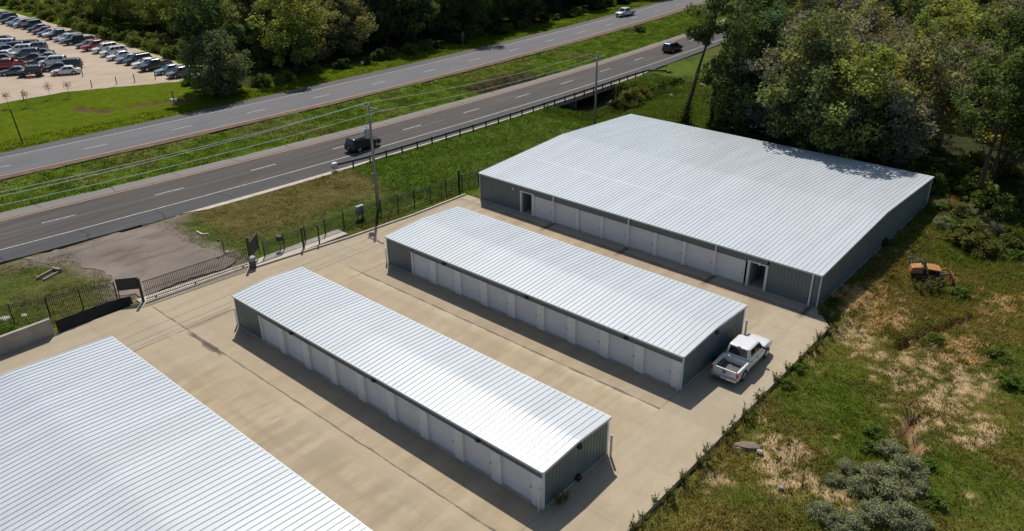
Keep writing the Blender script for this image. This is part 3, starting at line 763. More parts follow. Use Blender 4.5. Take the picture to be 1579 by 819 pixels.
def cabin(base, roof, zb, zt, wb, wr):
    """returns the shell and a function giving points on its sides"""
    mb = MB(); A = rrect(base[0], base[1], wb, zb); B = rrect(roof[0], roof[1], wr, zt-.05); C = rrect(roof[0]+.14, roof[1]-.12, wr-.12, zt)
    mb.v += A+B+C; n = 8
    for k in (0, 1):
        for j in range(n): mb.f.append((k*n+j, k*n+(j+1) % n, (k+1)*n+(j+1) % n, (k+1)*n+j)[::-1]); mb.m.append(0)
    mb.f.append(tuple(2*n+j for j in range(n))[::-1]); mb.m.append(0)
    return mb, A, B
def pane(a0, a1, b0, b1, f0, f1, g0, g1, lift):
    """quad on the surface a0-a1 (bottom) b0-b1 (top), from f0..f1 along, g0..g1 up, lifted out"""
    a0, a1, b0, b1 = map(Vector, (a0, a1, b0, b1))
    def P(f, g): return (a0+(a1-a0)*f)*(1-g)+(b0+(b1-b0)*f)*g
    q = [P(f0, g0), P(f1, g0), P(f1, g1), P(f0, g1)]
    n = (q[1]-q[0]).cross(q[3]-q[0]).normalized()
    c = Vector((0, 0, q[0].z*.8)); ctr = sum(q, Vector())/4
    if n.dot(ctr-Vector((ctr.x*.8, 0, ctr.z-.6))) < 0: n = -n
    out = [p+n*lift for p in q]
    mb = MB(); inn = [p-n*.02 for p in q]
    mb.add([tuple(p) for p in out+inn], [(0,1,2,3),(0,4,5,1),(1,5,6,2),(2,6,7,3),(3,7,4,0)])
    return mb
def wheel(root, x, y, r, w=.23, rim='rim', side=1):
    wm = MB(); wm.tube([(x, y-w/2, r), (x, y-w/2+.03, r), (x, y+w/2-.03, r), (x, y+w/2, r)], [r*.9, r, r, r*.9], 20)
    o = wm.build('wheel', M['tyre'], root, smooth=False, local=True)
    s = side; ym = y+s*(w/2+.004)
    rm = MB(); rm.tube([(x, ym-s*.05, r), (x, ym, r), (x, ym+s*.012, r)], [r*.66, r*.64, r*.5], 16); rm.build('rim', M[rim], o, local=True)
    return o
SPEC = {
 'sedan': dict(hull=[(-2.38,.70,.36,.80),(-2.28,.82,.24,.92),(-1.9,.89,.20,.97),(-1.0,.915,.19,.97),(.2,.915,.19,.95),(1.0,.91,.19,.92),(1.7,.89,.20,.84),(2.2,.80,.22,.74),(2.36,.66,.32,.64)],
               base=(-1.95,1.05), roof=(-1.22,.12), z=(.90,1.45), w=(.86,.62), wheels=(1.42,-1.38,.33), split=.5, nwin=2),
 'suv': dict(hull=[(-2.36,.80,.42,1.0),(-2.30,.90,.28,1.08),(-1.6,.95,.23,1.10),(.3,.955,.22,1.08),(1.1,.95,.22,1.05),(1.9,.92,.24,.98),(2.3,.84,.26,.88),(2.42,.72,.36,.76)],
             base=(-2.30,1.35), roof=(-2.08,.55), z=(1.02,1.76), w=(.90,.74), wheels=(1.45,-1.40,.37), nwin=3),
 'jeep': dict(hull=[(-2.05,.82,.52,1.15),(-2.0,.84,.48,1.18),(0,.86,.46,1.18),(.6,.84,.48,1.16),(1.8,.70,.55,1.08),(2.0,.66,.6,1.02)],
              base=(-1.98,.75), roof=(-1.92,.50), z=(1.12,1.86), w=(.80,.70), wheels=(1.35,-1.30,.42), nwin=3),
 'van': dict(hull=[(-2.55,.86,.42,1.05),(-2.5,.95,.28,1.10),(-1.0,.985,.24,1.10),(1.0,.98,.24,1.06),(1.9,.95,.25,.98),(2.45,.86,.28,.84),(2.55,.7,.4,.72)],
             base=(-2.5,1.75), roof=(-2.35,.75), z=(1.0,1.80), w=(.93,.76), wheels=(1.6,-1.45,.36), nwin=3),
 'pickup': dict(hull=[(-1.02,.985,.34,1.12),(.3,.99,.32,1.12),(1.2,.985,.32,1.13),(1.9,.97,.33,1.11),(2.6,.93,.36,1.04),(2.88,.86,.42,.94),(2.95,.76,.5,.84)],
                base=(-.99,1.55), roof=(-.86,.80), z=(1.06,1.90), w=(.93,.76), wheels=(1.85,-1.78,.40), nwin=2),
}
def vehicle(kind, col, name, label, cat, group=None, detail=True, lights=True):
    S = SPEC[kind]; root = thing(name, label, cat, group=group); pm = paint(col)
    hl = hull(S['hull'])
    fx, rx, wr_ = S['wheels']; wmax = max(h[1] for h in S['hull'])
    body = hl.build('body', pm, root, smooth=True, local=True)
    me = body.data
    try: me.set_sharp_from_angle(angle=R(38))
    except Exception: pass
    # wheel arches and sills in dark plastic
    for x in (fx, rx):
        for s in (1, -1):
            am = MB(); n = 12; rr = wr_+.075; zc = wr_
            P = [(x+rr*math.cos(math.pi*i/n), zc+rr*math.sin(math.pi*i/n)) for i in range(n+1)]
            P = [(px, max(pz, .27)) for px, pz in P]
            yo = s*(wmax+.006); yi = s*(wmax-.25)
            am.v += [(px, yo, pz) for px, pz in P]+[(px, yi, pz) for px, pz in P]
            am.f.append(tuple(range(n+1))); am.m.append(0)
            for i in range(n): am.f.append((i, i+1, n+2+i, n+1+i)); am.m.append(0)
            am.build('wheel_arch', M['plastic'], root, local=True)
            wheel(root, x, s*(wmax-.10), wr_, .25, 'dark_rim' if col in ('black', 'charcoal') and kind in ('jeep',) else 'rim', s)
    cb, A, B = cabin(S['base'], S['roof'], S['z'][0], S['z'][1], *S['w'])
    cabo = cb.build('cabin', pm, root, smooth=False, local=True, bevel=.035)
    g = M['glass']
    pane(A[7], A[0], B[7], B[0], .04, .96, .10, .93, .006).build('windscreen', g, root, local=True)
    pane(A[4], A[3], B[4], B[3], .05, .95, .22, .90, .006).build('rear_window', g, root, local=True)
    nw = S['nwin']
    for i0, i1 in ((1, 2), (6, 5)):
        for k in range(nw):
            f0 = .05+.90*k/nw+(.015 if k else .02); f1 = .05+.90*(k+1)/nw-.015
            pane(A[i0], A[i1], B[i0], B[i1], f0, f1, .26 if kind != 'sedan' else .2, .90, .006).build('side_window', g, root, local=True)
    h = S['hull']
    if kind == 'pickup':
        w = .985; z0, z1 = .62, 1.13
        bm_ = MB()
        for s in (1, -1):
            bm_.box(-2.82, -1.02, min(s*w, s*(w-.14)), max(s*w, s*(w-.14)), .40, z1)
        bm_.box(-1.16, -1.02, -w+.14, w-.14, .5, z1)
        bm_.build('bed_side', pm, root, local=True, bevel=.02)
        fm = MB(); fm.box(-2.80, -1.16, -w+.14, w-.14, .45, z0)
        for i in range(9): y = -.72+.18*i; fm.box(-2.78, -1.18, y-.05, y+.05, z0, z0+.02)
        for s in (1, -1): fm.box(-2.25, -1.35, min(s*.62, s*.84), max(s*.62, s*.84), z0, z0+.22)
        fm.build('bed_floor', plain('bed_liner', (.11,.108,.105), .8, noise=.3, scale=3), root, local=True)
        tg = MB(); tg.box(-2.90, -2.82, -w+.16, w-.16, .52, z1); tgo = tg.build('tailgate', pm, root, local=True, bevel=.015)
        hd = MB(); hd.box(-2.915, -2.898, -.14, .14, 1.0, 1.06); hd.build('handle', M['plastic'], tgo, local=True)
        bd = MB(); bd.tube([(-2.898, 0, .86), (-2.912, 0, .86)], [.085, .08], 18); ob = bd.build('badge', paint('navy'), tgo, local=True)
        for v in ob.data.vertices: v.co.y *= 1.7; v.co.z = .86+(v.co.z-.86)*.8
        bp = MB(); bp.box(-3.06, -2.88, -.96, .96, .42, .60); bp.box(-3.05, -2.90, -.42, .42, .38, .48); bp.build('rear_bumper', M['chrome'] if col == 'white' else M['plastic'], root, local=True, bevel=.03)
        pl = MB(); pl.box(-3.075, -3.06, -.16, .16, .47, .58); pl.build('number_plate', M['sign_white'], root, local=True)
        for s in (1, -1):
            tl = MB(); tl.box(-2.91, -2.80, min(s*.87, s*.992), max(s*.87, s*.992), .74, 1.06); tl.build('taillight', M['red_lens'], root, local=True, bevel=.012)
        rs = MB(); rs.box(-1.0, 1.3, -.9, .9, .26, .36); rs.build('underbody', M['plastic'], root, local=True)
        rb = MB(); rb.box(-2.8, -1.0, -.55, .55, .30, .46); rb.build('underbody', M['plastic'], root, local=True)
        tm = MB(); tm.box(-.86, -.80, -.10, .10, 1.83, 1.89); tm.build('brake_light', M['red_lens'], root, local=True)
    else:
        x, wq, zb, zt = h[0]; zt2 = h[1][3]
        for s in (1, -1):
            tl = MB(); tl.box(x-.012, x+.25, min(s*wq*.68, s*(wq+.10)), max(s*wq*.68, s*(wq+.10)), zt2-.27, zt2-.07); tl.build('taillight', M['red_lens'], root, local=True, bevel=.02)
        bp = MB(); bp.box(x-.02, x+.1, -wq*.9, wq*.9, zb-.02, zb+.16); bp.build('rear_bumper', M['plastic'], root, local=True, bevel=.02)
        pl = MB(); pl.box(x-.035, x-.02, -.15, .15, zb+.2, zb+.31); pl.build('number_plate', M['sign_white'], root, local=True)
    x, wq, zb, zt = h[-1]; zt2 = h[-2][3]; x2, w2 = h[-2][0], h[-2][1]
    for s in (1, -1):
        hm = MB(); hm.add([(x+.006, s*wq*.62, zt-.16), (x+.006, s*wq*.62, zt-.02), (x2+.03, s*(w2+.004), zt2-.04), (x2+.03, s*(w2+.004), zt2-.18), (x2, s*(w2-.12), zt2-.18), (x2, s*(w2-.12), zt2-.05), (x-.1, s*wq*.62, zt-.16), (x-.1, s*wq*.62, zt-.05)],
                     [(0,1,2,3),(1,7,5,2),(0,3,4,6),(3,2,5,4),(0,6,7,1),(4,5,7,6)]); hm.build('headlight', M['head_lens'], root, local=True)
    gm = MB(); gm.box(x-.05, x+.012, -wq*.6, wq*.6, zb+.06, zt-.05); gm.build('grille', M['plastic'], root, local=True)
    for s in (1, -1):
        xm = S['base'][1]-.38; wm_ = S['w'][0]
        mm = MB(); mm.box(xm-.06, xm+.10, min(s*wm_, s*(wm_+.22)), max(s*wm_, s*(wm_+.22)), S['z'][0]+.06, S['z'][0]+.22); mm.build('mirror', M['plastic'] if kind != 'sedan' else pm, root, local=True, bevel=.03)
    if detail:
        for s in (1, -1):
            hd = MB()
            for xx in ((.05, -.75) if kind != 'jeep' else (.1,)): hd.box(xx, xx+.18, min(s*(wmax-.02), s*(wmax+.012)), max(s*(wmax-.02), s*(wmax+.012)), S['z'][0]-.13, S['z'][0]-.09)
            if kind in ('suv', 'pickup', 'sedan', 'van'): hd.build('door_handle', M['plastic'], root, local=True)
    if kind in ('suv', 'van'):
        for s in (1, -1):
            rm = MB(); rm.tube([(S['roof'][1]-.35, s*(S['w'][1]-.10), S['z'][1]+.035), (S['roof'][0]+.25, s*(S['w'][1]-.10), S['z'][1]+.035)], .018, 6)
            rm.box(S['roof'][1]-.45, S['roof'][1]-.40, s*(S['w'][1]-.10)-.02, s*(S['w'][1]-.10)+.02, S['z'][1]-.03, S['z'][1]+.05); rm.box(S['roof'][0]+.25, S['roof'][0]+.30, s*(S['w'][1]-.10)-.02, s*(S['w'][1]-.10)+.02, S['z'][1]-.03, S['z'][1]+.05)
            rm.build('roof_rail', M['plastic'], root, local=True)
    if kind == 'jeep':
        sw = MB(); sw.tube([(-2.06, .05, 1.0), (-2.27, .05, 1.0)], [.38, .38], 18); sw.build('spare_wheel', M['tyre'], root, local=True)
        for s in (1, -1):
            fm = MB(); fm.box(.75, 1.95, min(s*.66, s*.93), max(s*.66, s*.93), .88, .94); fm.build('fender', M['plastic'], root, local=True)
    return root
_proto = {}
def dup(root, **kw):
    r = root.copy(); COL.objects.link(r)
    for ch in list(root.children):
        c = ch.copy(); COL.objects.link(c); c.parent = r
        for g in ch.children:
            d = g.copy(); COL.objects.link(d); d.parent = c
    for k, v in kw.items():
        if k == 'loc': r.location = v
        elif k == 'rz': r.rotation_euler.z = v
        elif k == 'sc': r.scale = v
        else: r[k] = v
    return r
NAMES = {'sedan': 'parked_car', 'suv': 'parked_suv', 'jeep': 'off_road_car', 'van': 'parked_van', 'pickup': 'pickup_truck'}
CATS = {'sedan': 'car', 'suv': 'suv', 'jeep': 'off-road car', 'van': 'van', 'pickup': 'pickup truck'}
def put_vehicle(kind, col, x, y, head, label, group=None, name=None):
    key = (kind, col)
    if key not in _proto:
        r = vehicle(kind, col, name or NAMES[kind], label, CATS[kind], group); _proto[key] = r
    else:
        r = dup(_proto[key], label=label); r.name = name or NAMES[kind]
        if group: r['group'] = group
        elif 'group' in r: del r['group']
    r.location = (x, y, 0.006); r.rotation_euler = (0, 0, head); return r
H_MY = -math.pi/2          # nose towards -y
# the white pickup by the block's end wall (nose away from us, along +y)
put_vehicle('pickup', 'white', -19.05, 46.0, math.pi/2+.02, 'white crew cab pickup parked in the shade of a storage block end wall', name='pickup_truck')
put_vehicle('suv', 'black', -78.15, 60.25, math.pi/2+.05, 'black suv driving on the near carriageway behind the transformer pole', name='suv')
put_vehicle('suv', 'charcoal', -78.6, 136.0, math.pi/2-.03, 'dark grey suv farther up the near carriageway, close to the wood', name='suv')
put_vehicle('pickup', 'white', -108.6, 164.5, -math.pi/2-.05, 'white pickup coming down the far carriageway', name='pickup_truck')
ORD = ['first', 'second', 'third', 'fourth', 'fifth', 'sixth', 'seventh', 'eighth', 'ninth', 'tenth', 'eleventh', 'twelfth', 'thirteenth', 'fourteenth', 'fifteenth', 'sixteenth', 'seventeenth', 'eighteenth', 'nineteenth', 'twentieth',
       'twenty-first', 'twenty-second', 'twenty-third', 'twenty-fourth', 'twenty-fifth', 'twenty-sixth', 'twenty-seventh']
back = [(279,112,'suv','grey'),(258,107,'sedan','teal'),(239,101,'pickup','charcoal'),(225,96,'sedan','white'),(212,92,'suv','navy'),(200,89,'sedan','pale_blue'),(186,85,'sedan','white'),(174,80,'suv','white'),(160,75,'suv','white'),(149,71,'pickup','red'),
        (137,67,'sedan','grey'),(121,62,'pickup','black'),(111,59.5,'suv','silver'),(102,57,'sedan','silver'),(93,53.5,'pickup','charcoal'),(83,51,'sedan','white'),(75,49.5,'sedan','slate'),(67,46.5,'sedan','maroon'),(57,43,'sedan','navy'),(47,39,'jeep','charcoal'),(40,36.5,'van','silver'),
        (33,34.8,'sedan','blue'),(25,33.5,'sedan','pale_blue'),(16,31,'sedan','charcoal'),(8,27.5,'suv','charcoal'),(2,25,'suv','grey')]
rnd = random.Random(11)
for i, (u, v, k, c) in enumerate(back):
    x, y = G(u, v, .7); 
    put_vehicle(k, c, x, y+rnd.uniform(-.25, .25), H_MY-.10+rnd.uniform(-.06, .06), '%s %s, %s from the round tree in the car park back row' % (c.replace('_', ' '), {'sedan': 'saloon car', 'suv': 'suv', 'jeep': 'off-road car', 'van': 'van', 'pickup': 'pickup truck'}[k], ORD[i]), 'cars in the back row of the gravel car park')
mid = [(101,108.5,'sedan','white','nearest the wooden stakes'),(47,111.5,'jeep','charcoal','tall and boxy behind an orange cone'),(22,109,'sedan','slate','half hidden behind the boxy off-road car'),(12,100.5,'pickup','red','bright red, at the left edge of the picture'),
       (88,103,'sedan','navy','behind the nearest white saloon'),(82,95,'suv','white','largest white roof of the middle block'),(61,94,'sedan','slate','left of the large white suv'),(49,88.5,'sedan','charcoal','beside the grey-green suv'),(42,83,'suv','grey_green','grey-green with dark glass'),(31,77,'suv','white','pale roof, left of the grey-green suv'),
       (20,73,'suv','navy','in the middle of the block'),(7,75.5,'sedan','navy','at the left edge behind a white car'),(3,84,'sedan','white','at the left edge ahead of the red pickup'),(1,89.5,'sedan','charcoal','at the left edge just above the red pickup'),(5,68,'suv','white','left edge, rearmost but one of the block'),(42,70.5,'suv','black','at the rear right of the block'),
       (53,73.5,'suv','grey','right behind the pale suv'),(62,81,'sedan','charcoal','on the far side of the grey-green suv'),(71,87,'sedan','tan','just behind the large white suv'),(105,100,'suv','charcoal','last on the right, behind the white saloon'),(26,67.5,'sedan','grey','rear of the block, second from the left'),(3,60.5,'sedan','charcoal','alone at the left edge of the open gravel')]
hd = math.atan2(G(79,115.5)[1]-G(124,112.5)[1], G(79,115.5)[0]-G(124,112.5)[0])
for i, (u, v, k, c, d) in enumerate(mid):
    x, y = G(u, v, .7)
    put_vehicle(k, c, x, y, hd+rnd.uniform(-.05, .05), '%s %s in the car park, %s' % (c.replace('_', ' '), {'sedan': 'saloon', 'suv': 'suv', 'jeep': 'off-road car', 'van': 'van', 'pickup': 'pickup'}[k], d), 'cars in the middle block of the car park')
# things standing round the car park
for i, (u, v, lb) in enumerate(((48,121,'orange delineator post in front of the boxy dark off-road car'),(86,118,'orange delineator post at the nose of the white saloon'))):
    x, y = G(u, v); t = thing('delineator_post', lb, 'traffic post', (x, y, .01), group='orange delineator posts in the car park')
    MB().tube([(0,0,.06),(0,0,.95),(0,0,1.0)], [.11,.09,.03], 10).build('tube', M['orange'], t, local=True)
    MB().tube([(0,0,0),(0,0,.06),(0,0,.08)], [.28,.26,.1], 10).build('base', M['orange'], t, local=True)
    MB().tube([(0,0,.60),(0,0,.72)], [.105,.102], 10).build('reflective_band', M['sign_white'], t, local=True)
for i, (u, v) in enumerate(((142,135),(180,130),(208,127),(240,122),(128,118),(37,155))):
    x, y = G(u, v); h = 1.25+.1*(i % 3)
    o = MB().tube([(0,0,-.1),(.02,.01,h-.04),(.02,.01,h)], [.075,.07,.05], 8).build('wood_post', M['wood_post']); o.location = (x, y, 0)
    tag(o, ['first wooden stake from the saplings along the gravel edge', 'second wooden stake from the saplings along the gravel edge', 'third wooden stake from the saplings along the gravel edge', 'wooden stake nearest the round tree on the gravel edge', 'slim reddish stake standing alone on the gravel right of the white saloon', 'short wooden stake between the saplings'][i], 'stake', 'stakes along the car park edge')
def dark_post(u, v, h, label, name='marker_post', lean=(0, 0), r=.06):
    x, y = G(u, v); o = MB().tube([(0,0,-.1),(lean[0]*.5,lean[1]*.5,h*.5),(lean[0],lean[1],h)], [r, r, r*.8], 8).build(name, M['wood_post']); o.location = (x, y, 0); return tag(o, label, 'post')
dark_post(35, 221, 4.6, 'tall thin dark post leaning on the far roadside lawn', 'leaning_post', (-.3, -.2), .09)
x, y = G(268, 155); t = thing('drain_marker', 'dark marker post on a small concrete drain block in the far lawn', 'marker', (x, y, 0))
MB().box(-.06,.06,-.06,.06,0,1.5).build('post', M['wood_post'], t, local=True); MB().box(-.6,.5,-.4,.4,-.1,.2).build('drain_block', M['conc'], t, local=True)
# road sign seen from behind
x, y = G(714, 72); t = thing('road_sign', 'diamond road sign on a thin post beside the far carriageway, seen from behind', 'road sign', (x, y, 0))
MB().box(-.04,.04,-.04,.04,-.1,2.6).build('post', M['galv'], t, local=True)
MB().add([(-.55,.05,2.35),(0,.05,1.8),(.55,.05,2.35),(0,.05,2.9),(-.55,.07,2.35),(0,.07,1.8),(.55,.07,2.35),(0,.07,2.9)], [(0,1,2,3),(7,6,5,4),(0,4,5,1),(1,5,6,2),(2,6,7,3),(3,7,4,0)]).build('sign_plate', M['galv'], t, local=True)
x, y = G(560, 107); t = thing('notice_sign', 'small pale sign on a short post at the foot of the far trees', 'sign', (x, y, 0))
MB().box(-.03,.03,-.03,.03,-.1,1.4).build('post', M['galv'], t, local=True); MB().box(-.4,.4,-.05,-.03,1.0,1.4).build('sign_plate', M['sign_white'], t, local=True)

# ---------------------------------------------------------------- poles and lines
def power_pole(x, y, h, label, arm=True, transformer=False):
    t = thing('utility_pole', label, 'utility pole', (x, y, 0), group='utility poles along the fence')
    MB().tube([(0,0,-.3),(0,0,h*.5),(0,0,h)], [.17,.145,.115], 12).build('pole', M['pole_wood'], t, smooth=True, local=True)
    a = MB(); a.bar((-1.15,.14,h-.28),(1.15,.14,h-.28), .10, .12); a.bar((-.7,.14,h-.3),(0,.13,h-.95),.04); a.bar((.7,.14,h-.3),(0,.13,h-.95),.04); a.build('crossarm', M['pole_wood'], t, local=True)
    for ix in (-1.0, 0, 1.0):
        MB().tube([(ix,.14 if ix else 0,h-.24+(.24 if not ix else 0)),(ix,.14 if ix else 0,h-.12+(.24 if not ix else 0)),(ix,.14 if ix else 0,h-.02+(.24 if not ix else 0))],[.05,.07,.03],8).build('insulator', M['sign_white'], t, local=True)
    if transformer:
        tr = MB(); tr.tube([(0,-.52,h-3.2),(0,-.52,h-3.15),(0,-.52,h-2.35),(0,-.52,h-2.25)],[.22,.27,.27,.18],14); tr.bar((0,-.1,h-2.8),(0,-.3,h-2.8),.1)
        tr.tube([(0.1,-.6,h-2.25),(0.1,-.6,h-1.95)],.05,8); o = tr.build('transformer', M['cabinet'], t, local=True)
        c = MB(); c.bar((-.45,-.14,h-1.75),(.45,-.14,h-1.75),.07); c.tube([(-.4,-.16,h-1.7),(-.4,-.2,h-1.35)],.04,6); c.build('fuse_arm', M['pole_wood'], t, local=True)
        for z in (5.6, 3.9, 2.6):
            s = MB(); s.tube([(.22,-.1,.0+z-.02),(.22,-.1,z+.02)],.05,6); s.bar((-.28,-.14,z),(.34,-.14,z),.05); s.build('conduit_bracket', M['galv'], t, local=True)
        MB().tube([(.2,-.16,.0),(.2,-.16,h-3.4)],.04,8).build('conduit', M['galv'], t, local=True)
    return t
P0 = (-61.6, 9.0); P1 = (-61.24, 48.34); P2 = (-61.64, 87.28); P3 = (-62.0, 126.5)
power_pole(*P0, 11.6, 'utility pole standing by the concrete retaining wall')
power_pole(*P1, 10.95, 'wooden utility pole with a transformer can standing by the fence', transformer=True)
power_pole(*P2, 9.55, 'plain wooden utility pole behind the far corner of the largest building')
def wire(a, b, sag, label, r=.018):
    a = Vector(a); b = Vector(b); pts = []
    for i in range(25):
        s = i/24; p = a+(b-a)*s; p.z -= sag*4*s*(1-s); pts.append(p)
    tag(MB().tube(pts, r, 5).build('power_line', M['wire']), label, 'power line', 'power lines')
lbl = ['outer upper power line left of the transformer pole', 'inner upper power line left of the transformer pole', 'lowest power line left of the transformer pole']
wire((-62.45, 9.1, 11.75), (-62.24, 48.5, 10.95), .45, lbl[0], .02); wire((-61.2, 9.0, 11.8), (-61.24, 48.34, 11.25), .45, lbl[1], .02); wire((-60.3, 9.1, 11.5), (-60.24, 48.5, 10.45), .4, lbl[2], .02)
wire((-62.24, 48.5, 10.95), (-62.64, 87.4, 9.5), .5, 'thin upper power line between the two utility poles'); wire((-60.24, 48.5, 10.45), (-60.64, 87.4, 9.5), .5, 'thin lower power line between the two utility poles')

# ---------------------------------------------------------------- guard rail
gpts = [(-74.25, 53.2)]+[(float(NOUT(y))+.55, y) for y in (57, 62, 67, 72, 77, 82, 87, 92, 97, 102, 107, 112)]+[(float(NOUT(117))+1.0, 117.0), (float(NOUT(121))+2.6, 121.0)]
gt = thing('guard_rail', 'long steel guard rail on short posts along the near carriageway and over the bridge', 'guard rail', (*gpts[0], 0))
rm = MB()
for i, (a, b) in enumerate(zip(gpts[:-1], gpts[1:])):
    za = .72 if i < 13 else .72; zb = .72 if i < 13 else .15
    rm.bar((*a, za), (*b, zb), .05, .13); rm.bar((*a, za-.17), (*b, zb-.17), .05, .13); rm.bar((a[0]-.02, a[1], za-.085), (b[0]-.02, b[1], zb-.085), .03, .06)
rm.build('rail', M['rail_rust'], gt)
d = 0; y = 55.0
while y < 117:
    x = float(NOUT(y))+.68
    MB().box(x-.07, x+.07, y-.07, y+.07, -.25, .86).build('post', M['wood_post'], gt); y += 2.45
em = MB(); em.box(-74.5, -74.0, 52.5, 53.1, .28, .95); em.build('end_terminal', M['sign_white'], gt)
em = MB(); em.box(-74.52, -73.98, 52.47, 52.50, .3, .6); em.build('reflector', plain('amber', (.5,.2,.05), .5), gt)

# ---------------------------------------------------------------- iron fence and sliding gate
def picket_run(t, pts, h, step=.13, posts=None):
    for a, b in zip(pts[:-1], pts[1:]):
        a = Vector((*a, 0)); b = Vector((*b, 0)); L = (b-a).length; d = (b-a)/L
        mb = MB()
        for z in (h-.03, h-.22, .16): mb.bar(a+Vector((0,0,z)), b+Vector((0,0,z)), .035, .035)
        s = step
        while s < L:
            p = a+d*s; mb.bar(p+Vector((0,0,.06)), p+Vector((0,0,h+.02)), .026); s += step
        mb.build('panel', M['black_metal'], t)
def fposts(t, pts, h):
    for p in pts: MB().box(p[0]-.04, p[0]+.04, p[1]-.04, p[1]+.04, -.2, h).build('post', M['black_metal'], t)
lp = [(-66.4, 6.0), (-65.9, 9.5), (-65.45, 12.2), (-64.95, 14.5), (-63.9, 16.8), (-63.3, 19.1), (-62.36, 21.5)]
t = thing('iron_fence', 'black picket fence left of the gate behind the concrete retaining wall', 'fence', (*lp[-1], 0)); picket_run(t, lp, 1.75); fposts(t, lp, 1.85)
rp = [(-60.45, 34.2), (-60.4, 36.3), (-60.3, 38.6), (-60.25, 40.9), (-60.2, 43.1), (-60.05, 45.3), (-59.9, 47.6), (-59.65, 49.7), (-59.3, 51.7), (-59.1, 53.8), (-58.9, 56.0), (-58.65, 58.2), (-58.4, 60.6), (-58.2, 63.0), (-58.0, 66.0), (-57.8, 70)]
t = thing('iron_fence', 'black picket fence running from the gate to the largest building', 'fence', (*rp[0], 0)); picket_run(t, rp, 1.45); fposts(t, rp, 1.6)
MB().box(-58.98, -58.82, 57.9, 58.1, -.2, 2.1).build('post', M['black_metal'], t)
ga, gb = (-60.72, 23.1), (-59.95, 32.2)
t = thing('sliding_gate', 'long black picket sliding gate across the gravel drive', 'gate', (*ga, 0))
mb = MB(); A = Vector((*ga, 0)); Bv = Vector((*gb, 0)); dd = (Bv-A).normalized(); L = (Bv-A).length
for z in (.14, 1.72): mb.bar(A+Vector((0,0,z)), Bv+Vector((0,0,z)), .06, .06)
mb.bar(A+Vector((0,0,.95)), Bv+Vector((0,0,.95)), .03)
mb.build('frame', M['black_metal'], t)
mb = MB(); s = .11
while s < L: p = A+dd*s; mb.bar(p+Vector((0,0,.12)), p+Vector((0,0,1.74)), .032); s += .15
mb.build('pickets', M['black_metal'], t)
mb = MB(); mb.bar(A+Vector((.45,-.3,.03)), Bv+Vector((.5,3.2,.03)), .09, .06); mb.build('track', M['rail_rust'], t)
for s in (.8, 4.2, 8.6):
    p = A+dd*s; MB().tube([(p.x-.05,p.y,.09),(p.x+.05,p.y,.09)],.08,10).build('roller', M['rail_rust'], t)
def gpost(x, y, h, w, label): o = MB().box(-w, w, -w, w, -.2, h).build('gate_post', M['black_metal']); o.location = (x, y, 0); tag(o, label, 'post', 'gate posts')
gpost(-60.72, 22.85, 2.15, .085, 'thick black gate post at the left end of the sliding gate'); gpost(-59.75, 32.35, 2.75, .09, 'tall black gate post at the right end of the sliding gate')
gpost(-59.2, 37.6, 2.1, .075, 'black gate post standing on the pad where the open gate runs')
gpost(-58.95, 39.2, 1.9, .055, 'second black gate post on the pad, holding a small camera box')
# dark panels on the gate
def panel(name, a, b, z0, z1, th, mat, label, cat):
    t = thing(name, label, cat, (a[0], a[1], 0)); MB().obox(a, b, th, z0, z1).build('board', mat, t)
    m = MB()
    m.bar((*a, -.05), (*a, z1+.05), .06); m.bar((*b, -.05), (*b, z1+.05), .06); m.bar((*a, z1+.02), (*b, z1+.02), .05); m.build('frame', M['black_metal'], t); return t
mesh_dark = plain('mesh_board', (.05, .047, .047), .7, noise=.2, scale=8)
panel('gate_shield', (-59.85, 32.6), (-61.1, 34.1), .75, 2.15, .05, mesh_dark, 'dark mesh shield board slanting back between the gate post and the fence', 'board')
panel('fence_board', (-62.2, 21.65), (-61.2, 23.0), 1.0, 2.0, .05, mesh_dark, 'dark rectangular board on the fence left of the gate', 'board')
x, y = G(390.5, 413); t = thing('gate_operator', 'grey gate motor box on a dark pedestal beside the tall gate post', 'gate motor', (x, y, 0))
MB().box(-.22,.22,-.22,.22,-.1,.72).build('pedestal', plain('pedestal', (.09,.075,.065), .7), t, local=True, bevel=.02); MB().box(-.26,.26,-.26,.26,.72,1.1).build('housing', M['cabinet'], t, local=True, bevel=.05)
x, y = G(433, 385); t = thing('control_box', 'small black box on the fence right of the gate', 'box', (x, y, 0)); MB().box(-.25,.25,-.2,.2,.95,1.4).build('box', M['dark'], t, local=True, bevel=.03); MB().bar((0,0,-.1),(0,0,.95),.06).build('post', M['black_metal'], t, local=True)
x, y = G(346, 391); t = thing('keypad_post', 'thin black gooseneck keypad post outside the gate by the gravel', 'keypad post', (x, y, 0)); MB().tube([(0,0,-.1),(0,0,1.15),(-.1,-.1,1.3),(-.25,-.22,1.32)],.045,8).build('stem', M['black_metal'], t, local=True); MB().box(-.36,-.2,-.32,-.14,1.22,1.44).build('keypad', M['dark'], t, local=True, bevel=.02)
x, y = G(349, 389); o = MB().tube([(0,0,0),(0,0,.14),(0,0,.2)],[.2,.17,.05],8).build('stone', M['pale_rock']); o.location = (x+.2, y, 0); tag(o, 'small pale stone at the foot of the keypad post', 'stone')
x, y = G(556, 336); t = thing('utility_cabinet', 'grey utility cabinet fixed on the fence left of the transformer pole', 'cabinet', (x, y, 0)); MB().box(-.18,.18,-.45,.45,.35,1.35).build('cabinet', M['cabinet'], t, local=True, bevel=.03); MB().box(.18,.2,-.38,.38,.42,1.28).build('door', M['cabinet'], t, local=True)
m = MB(); m.box(-.05,.05,-.4,-.3,-.1,.35); m.build('leg', M['galv'], t, local=True); m = MB(); m.box(-.05,.05,.3,.4,-.1,.35); m.build('leg', M['galv'], t, local=True)
